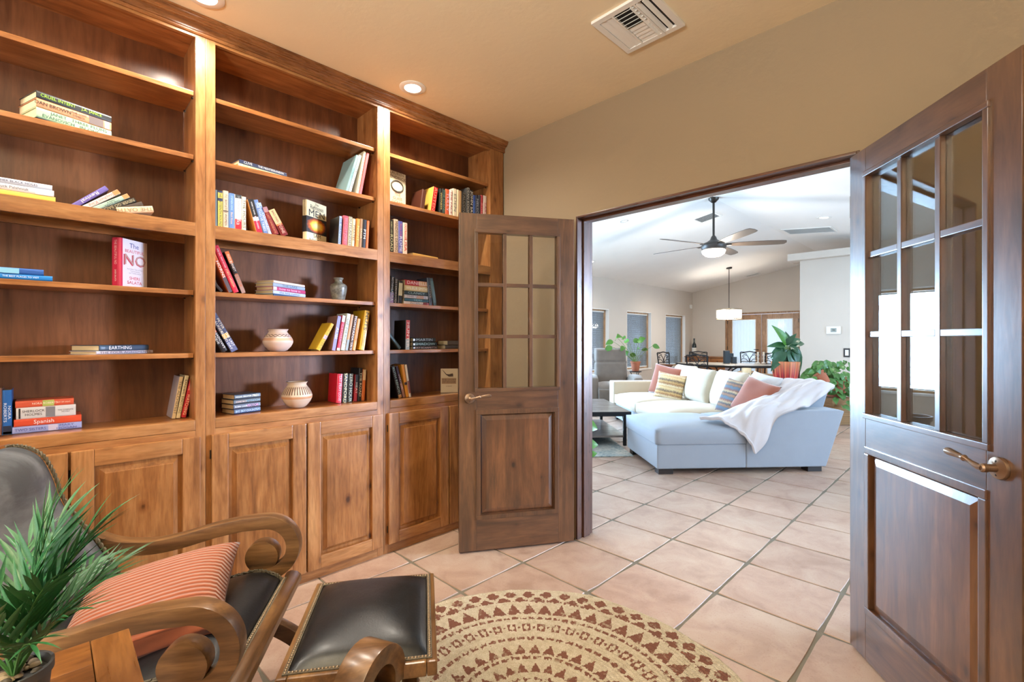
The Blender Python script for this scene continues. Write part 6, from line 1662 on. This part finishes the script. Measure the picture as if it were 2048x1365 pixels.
# thermostat, light switch, motion sensor
q = on_y(1667.5, 661, 10.86)
th2 = empty('thermostat', (q.x, 10.86, q.z), 0, 'white wall thermostat with a small grey display on the partition wall', 'thermostat')
MB().box(-.12, -.028, -.075, .12, -.0005, .075).build('housing', M['white'], th2, .012, True, local=True)
MB().box(-.045, -.031, -.035, .05, -.0285, .04).build('display', flat('lcd_grey', (150, 160, 156), .3), th2, local=True)
text('78', .05, M['dark'], th2, (0, -.0315, 0), (pi/2, 0, 0), 'digits')
q = on_y(1694, 706, 10.86)
sw = empty('light_switch', (q.x, 10.86, q.z), 0, 'light switch with a dark surround on the partition wall by the brown door', 'light switch')
MB().box(-.055, -.012, -.085, .055, -.0005, .085).build('plate', flat('dark_plate', (50, 48, 48), .5), sw, .003, local=True)
MB().box(-.028, -.018, -.055, .028, -.0125, .055).build('rocker', M['white'], sw, .003, local=True)
q = on_x(1382, 614, XWn)
ms = MB().box(-6.349, 13.86, q.z-.06, -6.30, 13.95, q.z+.06).build('motion_sensor', M['white'], None, .01, True); tag(ms, 'white motion sensor high in the far corner above the wine bottle', 'motion sensor')

# candle jar on a small stool behind the sofa, plants right of the sofa
P = at_t(1493, 0, 8.6); P.z = 0
stl = empty('stool', P, SA, 'round dark stool behind the sofa back under the glass candle', 'stool')
MB().lathe([(.002, .60), (.16, .60), (.165, .615), (.165, .63), (.002, .63)], 28, cap=False).build('seat', M['frame'], stl, 0, True, local=True)
for k in range(3): a = 2*pi*k/3; MB().tube([(.12*cos(a), .12*sin(a), .60), (.16*cos(a), .16*sin(a), 0)], .014, 8).build('leg', M['frame'], stl, 0, True, local=True)
cj = empty('candle_jar', P+Vector((0, 0, .6305)), 0, 'squat cream candle in a ribbed glass jar behind the sofa', 'candle')
MB().lathe([(.075, 0), (.08, .005), (.08, .13), (.076, .135), (.074, .12), (.002, .11)], 24).build('jar', flat('cream_wax', (226, 206, 166), .35), cj, 0, True, local=True)
MB().tube([(0, 0, .11), (.002, 0, .128)], .002, 6).build('wick', M['dark'], cj, local=True)
# red striped pot with broad leaves
P = at_t(1571, 0, 6.55); P.z = 0
pk = empty('pedestal', P, SA, 'plain wooden pedestal behind the sofa carrying the red striped pot', 'pedestal')
MB().box(-.13, -.13, 0, .13, .13, .60).build('column', SW, pk, .006, local=True); MB().box(-.16, -.16, .60, .16, .16, .63).build('top', SW, pk, .006, local=True)
def redpot():
    t = NT('striped_glaze'); tc = t.n('ShaderNodeTexCoord'); sp = t.n('ShaderNodeSeparateXYZ'); t.l(tc.outputs['Object'], sp.inputs[0])
    a = t.math('ARCTAN2', sp.outputs[1], sp.outputs[0]); f = t.math('FRACT', t.math('ADD', t.math('MULTIPLY', a, 2.4), 20.0))
    c = t.ramp(f, [(0, s2l((150, 32, 40))), (.35, s2l((196, 60, 56))), (.55, s2l((120, 28, 48))), (.8, s2l((214, 100, 70)))])
    zr_ = t.ramp(sp.outputs[2], [(.16, (0, 0, 0, 1)), (.33, (1, 1, 1, 1))]); c = t.mix(t.math('MULTIPLY', zr_, .4), c, s2l((226, 170, 110)))
    t.set(Base_Color=c, Roughness=.15, Coat_Weight=.6); return t.m
ag = empty('potted_aglaonema', P+Vector((0, 0, .6305)), 0, 'broad leaved dark green plant in a red striped glazed pot behind the sofa', 'plant')
v = []; f = []; n = 48; pr_ = [(.105, 0), (.12, .02), (.145, .12), (.165, .25), (.175, .345), (.165, .35), (.15, .30), (.002, .29)]
for i, (r, z) in enumerate(pr_):
    for k in range(n): a = 2*pi*k/n; rr = r*(1+.035*abs(sin(a*8))*(1 if i < 6 else 0)); v.append((rr*cos(a), rr*sin(a), z))
for i in range(len(pr_)-1):
    for k in range(n): f.append((i*n+k, i*n+(k+1) % n, (i+1)*n+(k+1) % n, (i+1)*n+k))
MB().add(v, f).build('pot', redpot(), ag, 0, True, local=True, angle=radians(60))
M['agl'] = leaf_mat('aglaonema_leaf', (22, 58, 38), (58, 104, 68), .3, 10); agl = leaf_mesh('leaf', M['agl'], 1, .24, .03, .38, 10, .25); agl2 = leaf_mesh('leaf', M['pothos'], 1, .22, .03, .25, 10, .25)
for (px, py, qx, qy, L) in ((1573, 690, 1555, 655, .34), (1572, 690, 1590, 672, .30), (1570, 692, 1541, 691, .30), (1568, 696, 1544, 716, .28), (1572, 700, 1560, 742, .32), (1576, 700, 1578, 745, .32), (1580, 700, 1600, 750, .34), (1582, 696, 1616, 715, .34),
                              (1580, 690, 1614, 684, .30), (1584, 700, 1612, 740, .30), (1566, 700, 1551, 735, .28), (1574, 688, 1562, 668, .24), (1590, 700, 1608, 726, .28), (1570, 702, 1572, 726, .26), (1578, 692, 1596, 700, .26), (1562, 696, 1548, 704, .24), (1586, 702, 1590, 757, .30), (1562, 705, 1556, 750, .26), (1576, 690, 1576, 664, .26), (1582, 688, 1604, 676, .26)):
    P0 = P+Vector((0, 0, .6305)); b = at_t(px, py, 6.5)-P0; q = at_t(qx, qy, 6.5-R_.uniform(-.05, .12))-P0; base = Vector((b.x*.25, b.y*.25, .29))
    MB().tube([base, base.lerp(b, .6)+Vector((0, 0, .03)), b], .006, 6).build('stem', M['stem'], ag, 0, True, local=True)
    put_leaf(agl2 if L in (.34, .24) and py < 695 else agl, ag, b, q-b+Vector((0, 0, .38*.3*(q-b).length)), Vector((.55, -.6, .6)), (q-b).length*1.08)
# woven basket with a big variegated pothos
P = at_t(1672, 0, 7.25); P.z = 0
WK = NT('wicker'); v_ = WK.coords(rnd=False); br = WK.n('ShaderNodeTexWave', bands_direction='Z'); br.inputs['Scale'].default_value = 30; WK.l(v_, br.inputs['Vector']); WK.set(Base_Color=WK.mix(br.outputs['Fac'], s2l((120, 82, 48)), s2l((190, 150, 104))), Roughness=.8); WK.bump(br.outputs['Fac'], .6, .006); WK = WK.m
bs = empty('wicker_basket', P, SA, 'square woven wicker basket standing on the tiles by the partition', 'basket')
m = MB(); m.prism([(-.17, 0), (.17, 0), (.20, .40), (-.20, .40)], -.18, .18, 'y'); m.build('basket_body', WK, bs, .01, local=True)
for k in range(5): MB().box(-.205-.0+.004*k*0, -.19, .04+.08*k, .205, .19, .06+.08*k).build('weave_band', WK, bs, .004, local=True)
gp = empty('potted_pothos', P+Vector((0, 0, .4005)), 0, 'bushy variegated trailing plant in terracotta above the wicker basket', 'plant')
pot_shape(gp, .17, .30)
q = at_t(1645, 756, 6.95)-(P+Vector((0, 0, .4005)))
e2 = MB(); e2.M = Matrix.Translation(q) @ Matrix.Rotation(-.7, 4, 'Y'); e2.lathe([(.05, -.10), (.085, .06), (.095, .065), (.095, .09), (.08, .09)], 28); e2.build('pot', TC, gp, 0, True, local=True)
rr = random.Random(5)
for k in range(280):
    u = rr.random()
    px = 1612+90*rr.random(); 
    lo, hi = (722+max(0, (1640-px))*.9, 812 if px > 1668 else 770+(px-1612)*.3)
    py = lo+(hi-lo)*rr.random(); dpt = 7.2+rr.uniform(-.32, .25)
    if 1630 < px < 1656 and 745 < py < 768 and dpt < 7.15: continue
    q = at_t(px, py, dpt)-(P+Vector((0, 0, .4005))); out = Vector((q.x, q.y, 0)).normalized()*.6+Vector((rr.uniform(-.6, .6), rr.uniform(-.6, .6), -.7+.6*rr.random()))
    put_leaf(heart2, gp, q, out, Vector((.55+rr.uniform(-.4, .4), -.6+rr.uniform(-.4, .4), .6)), rr.uniform(.08, .125))
for k in range(16):
    q = at_t(1618+80*rr.random(), 735+60*rr.random(), 7.2)-(P+Vector((0, 0, .4005))); b0 = Vector((0, 0, .28)); mid = (b0+q)/2+Vector((0, 0, .15))
    MB().tube([((1-t)**2*b0+2*t*(1-t)*mid+t*t*q) for t in [j/6 for j in range(7)]], .004, 5).build('stem', M['stem'], gp, 0, True, local=True)
bpy.context.view_layer.update()
# lettering becomes plain mesh
for o in TEXTS:
    me = bpy.data.meshes.new_from_object(o); me.name = 'lettering'
    n_ = bpy.data.objects.new('tmp', me); COL.objects.link(n_); n_.parent = o.parent
    n_.location = o.location.copy(); n_.rotation_euler = o.rotation_euler.copy(); n_.scale = o.scale.copy()
    if not me.materials: me.materials.append(o.data.materials[0])
    nm = o.name; bpy.data.objects.remove(o, do_unlink=True); n_.name = nm
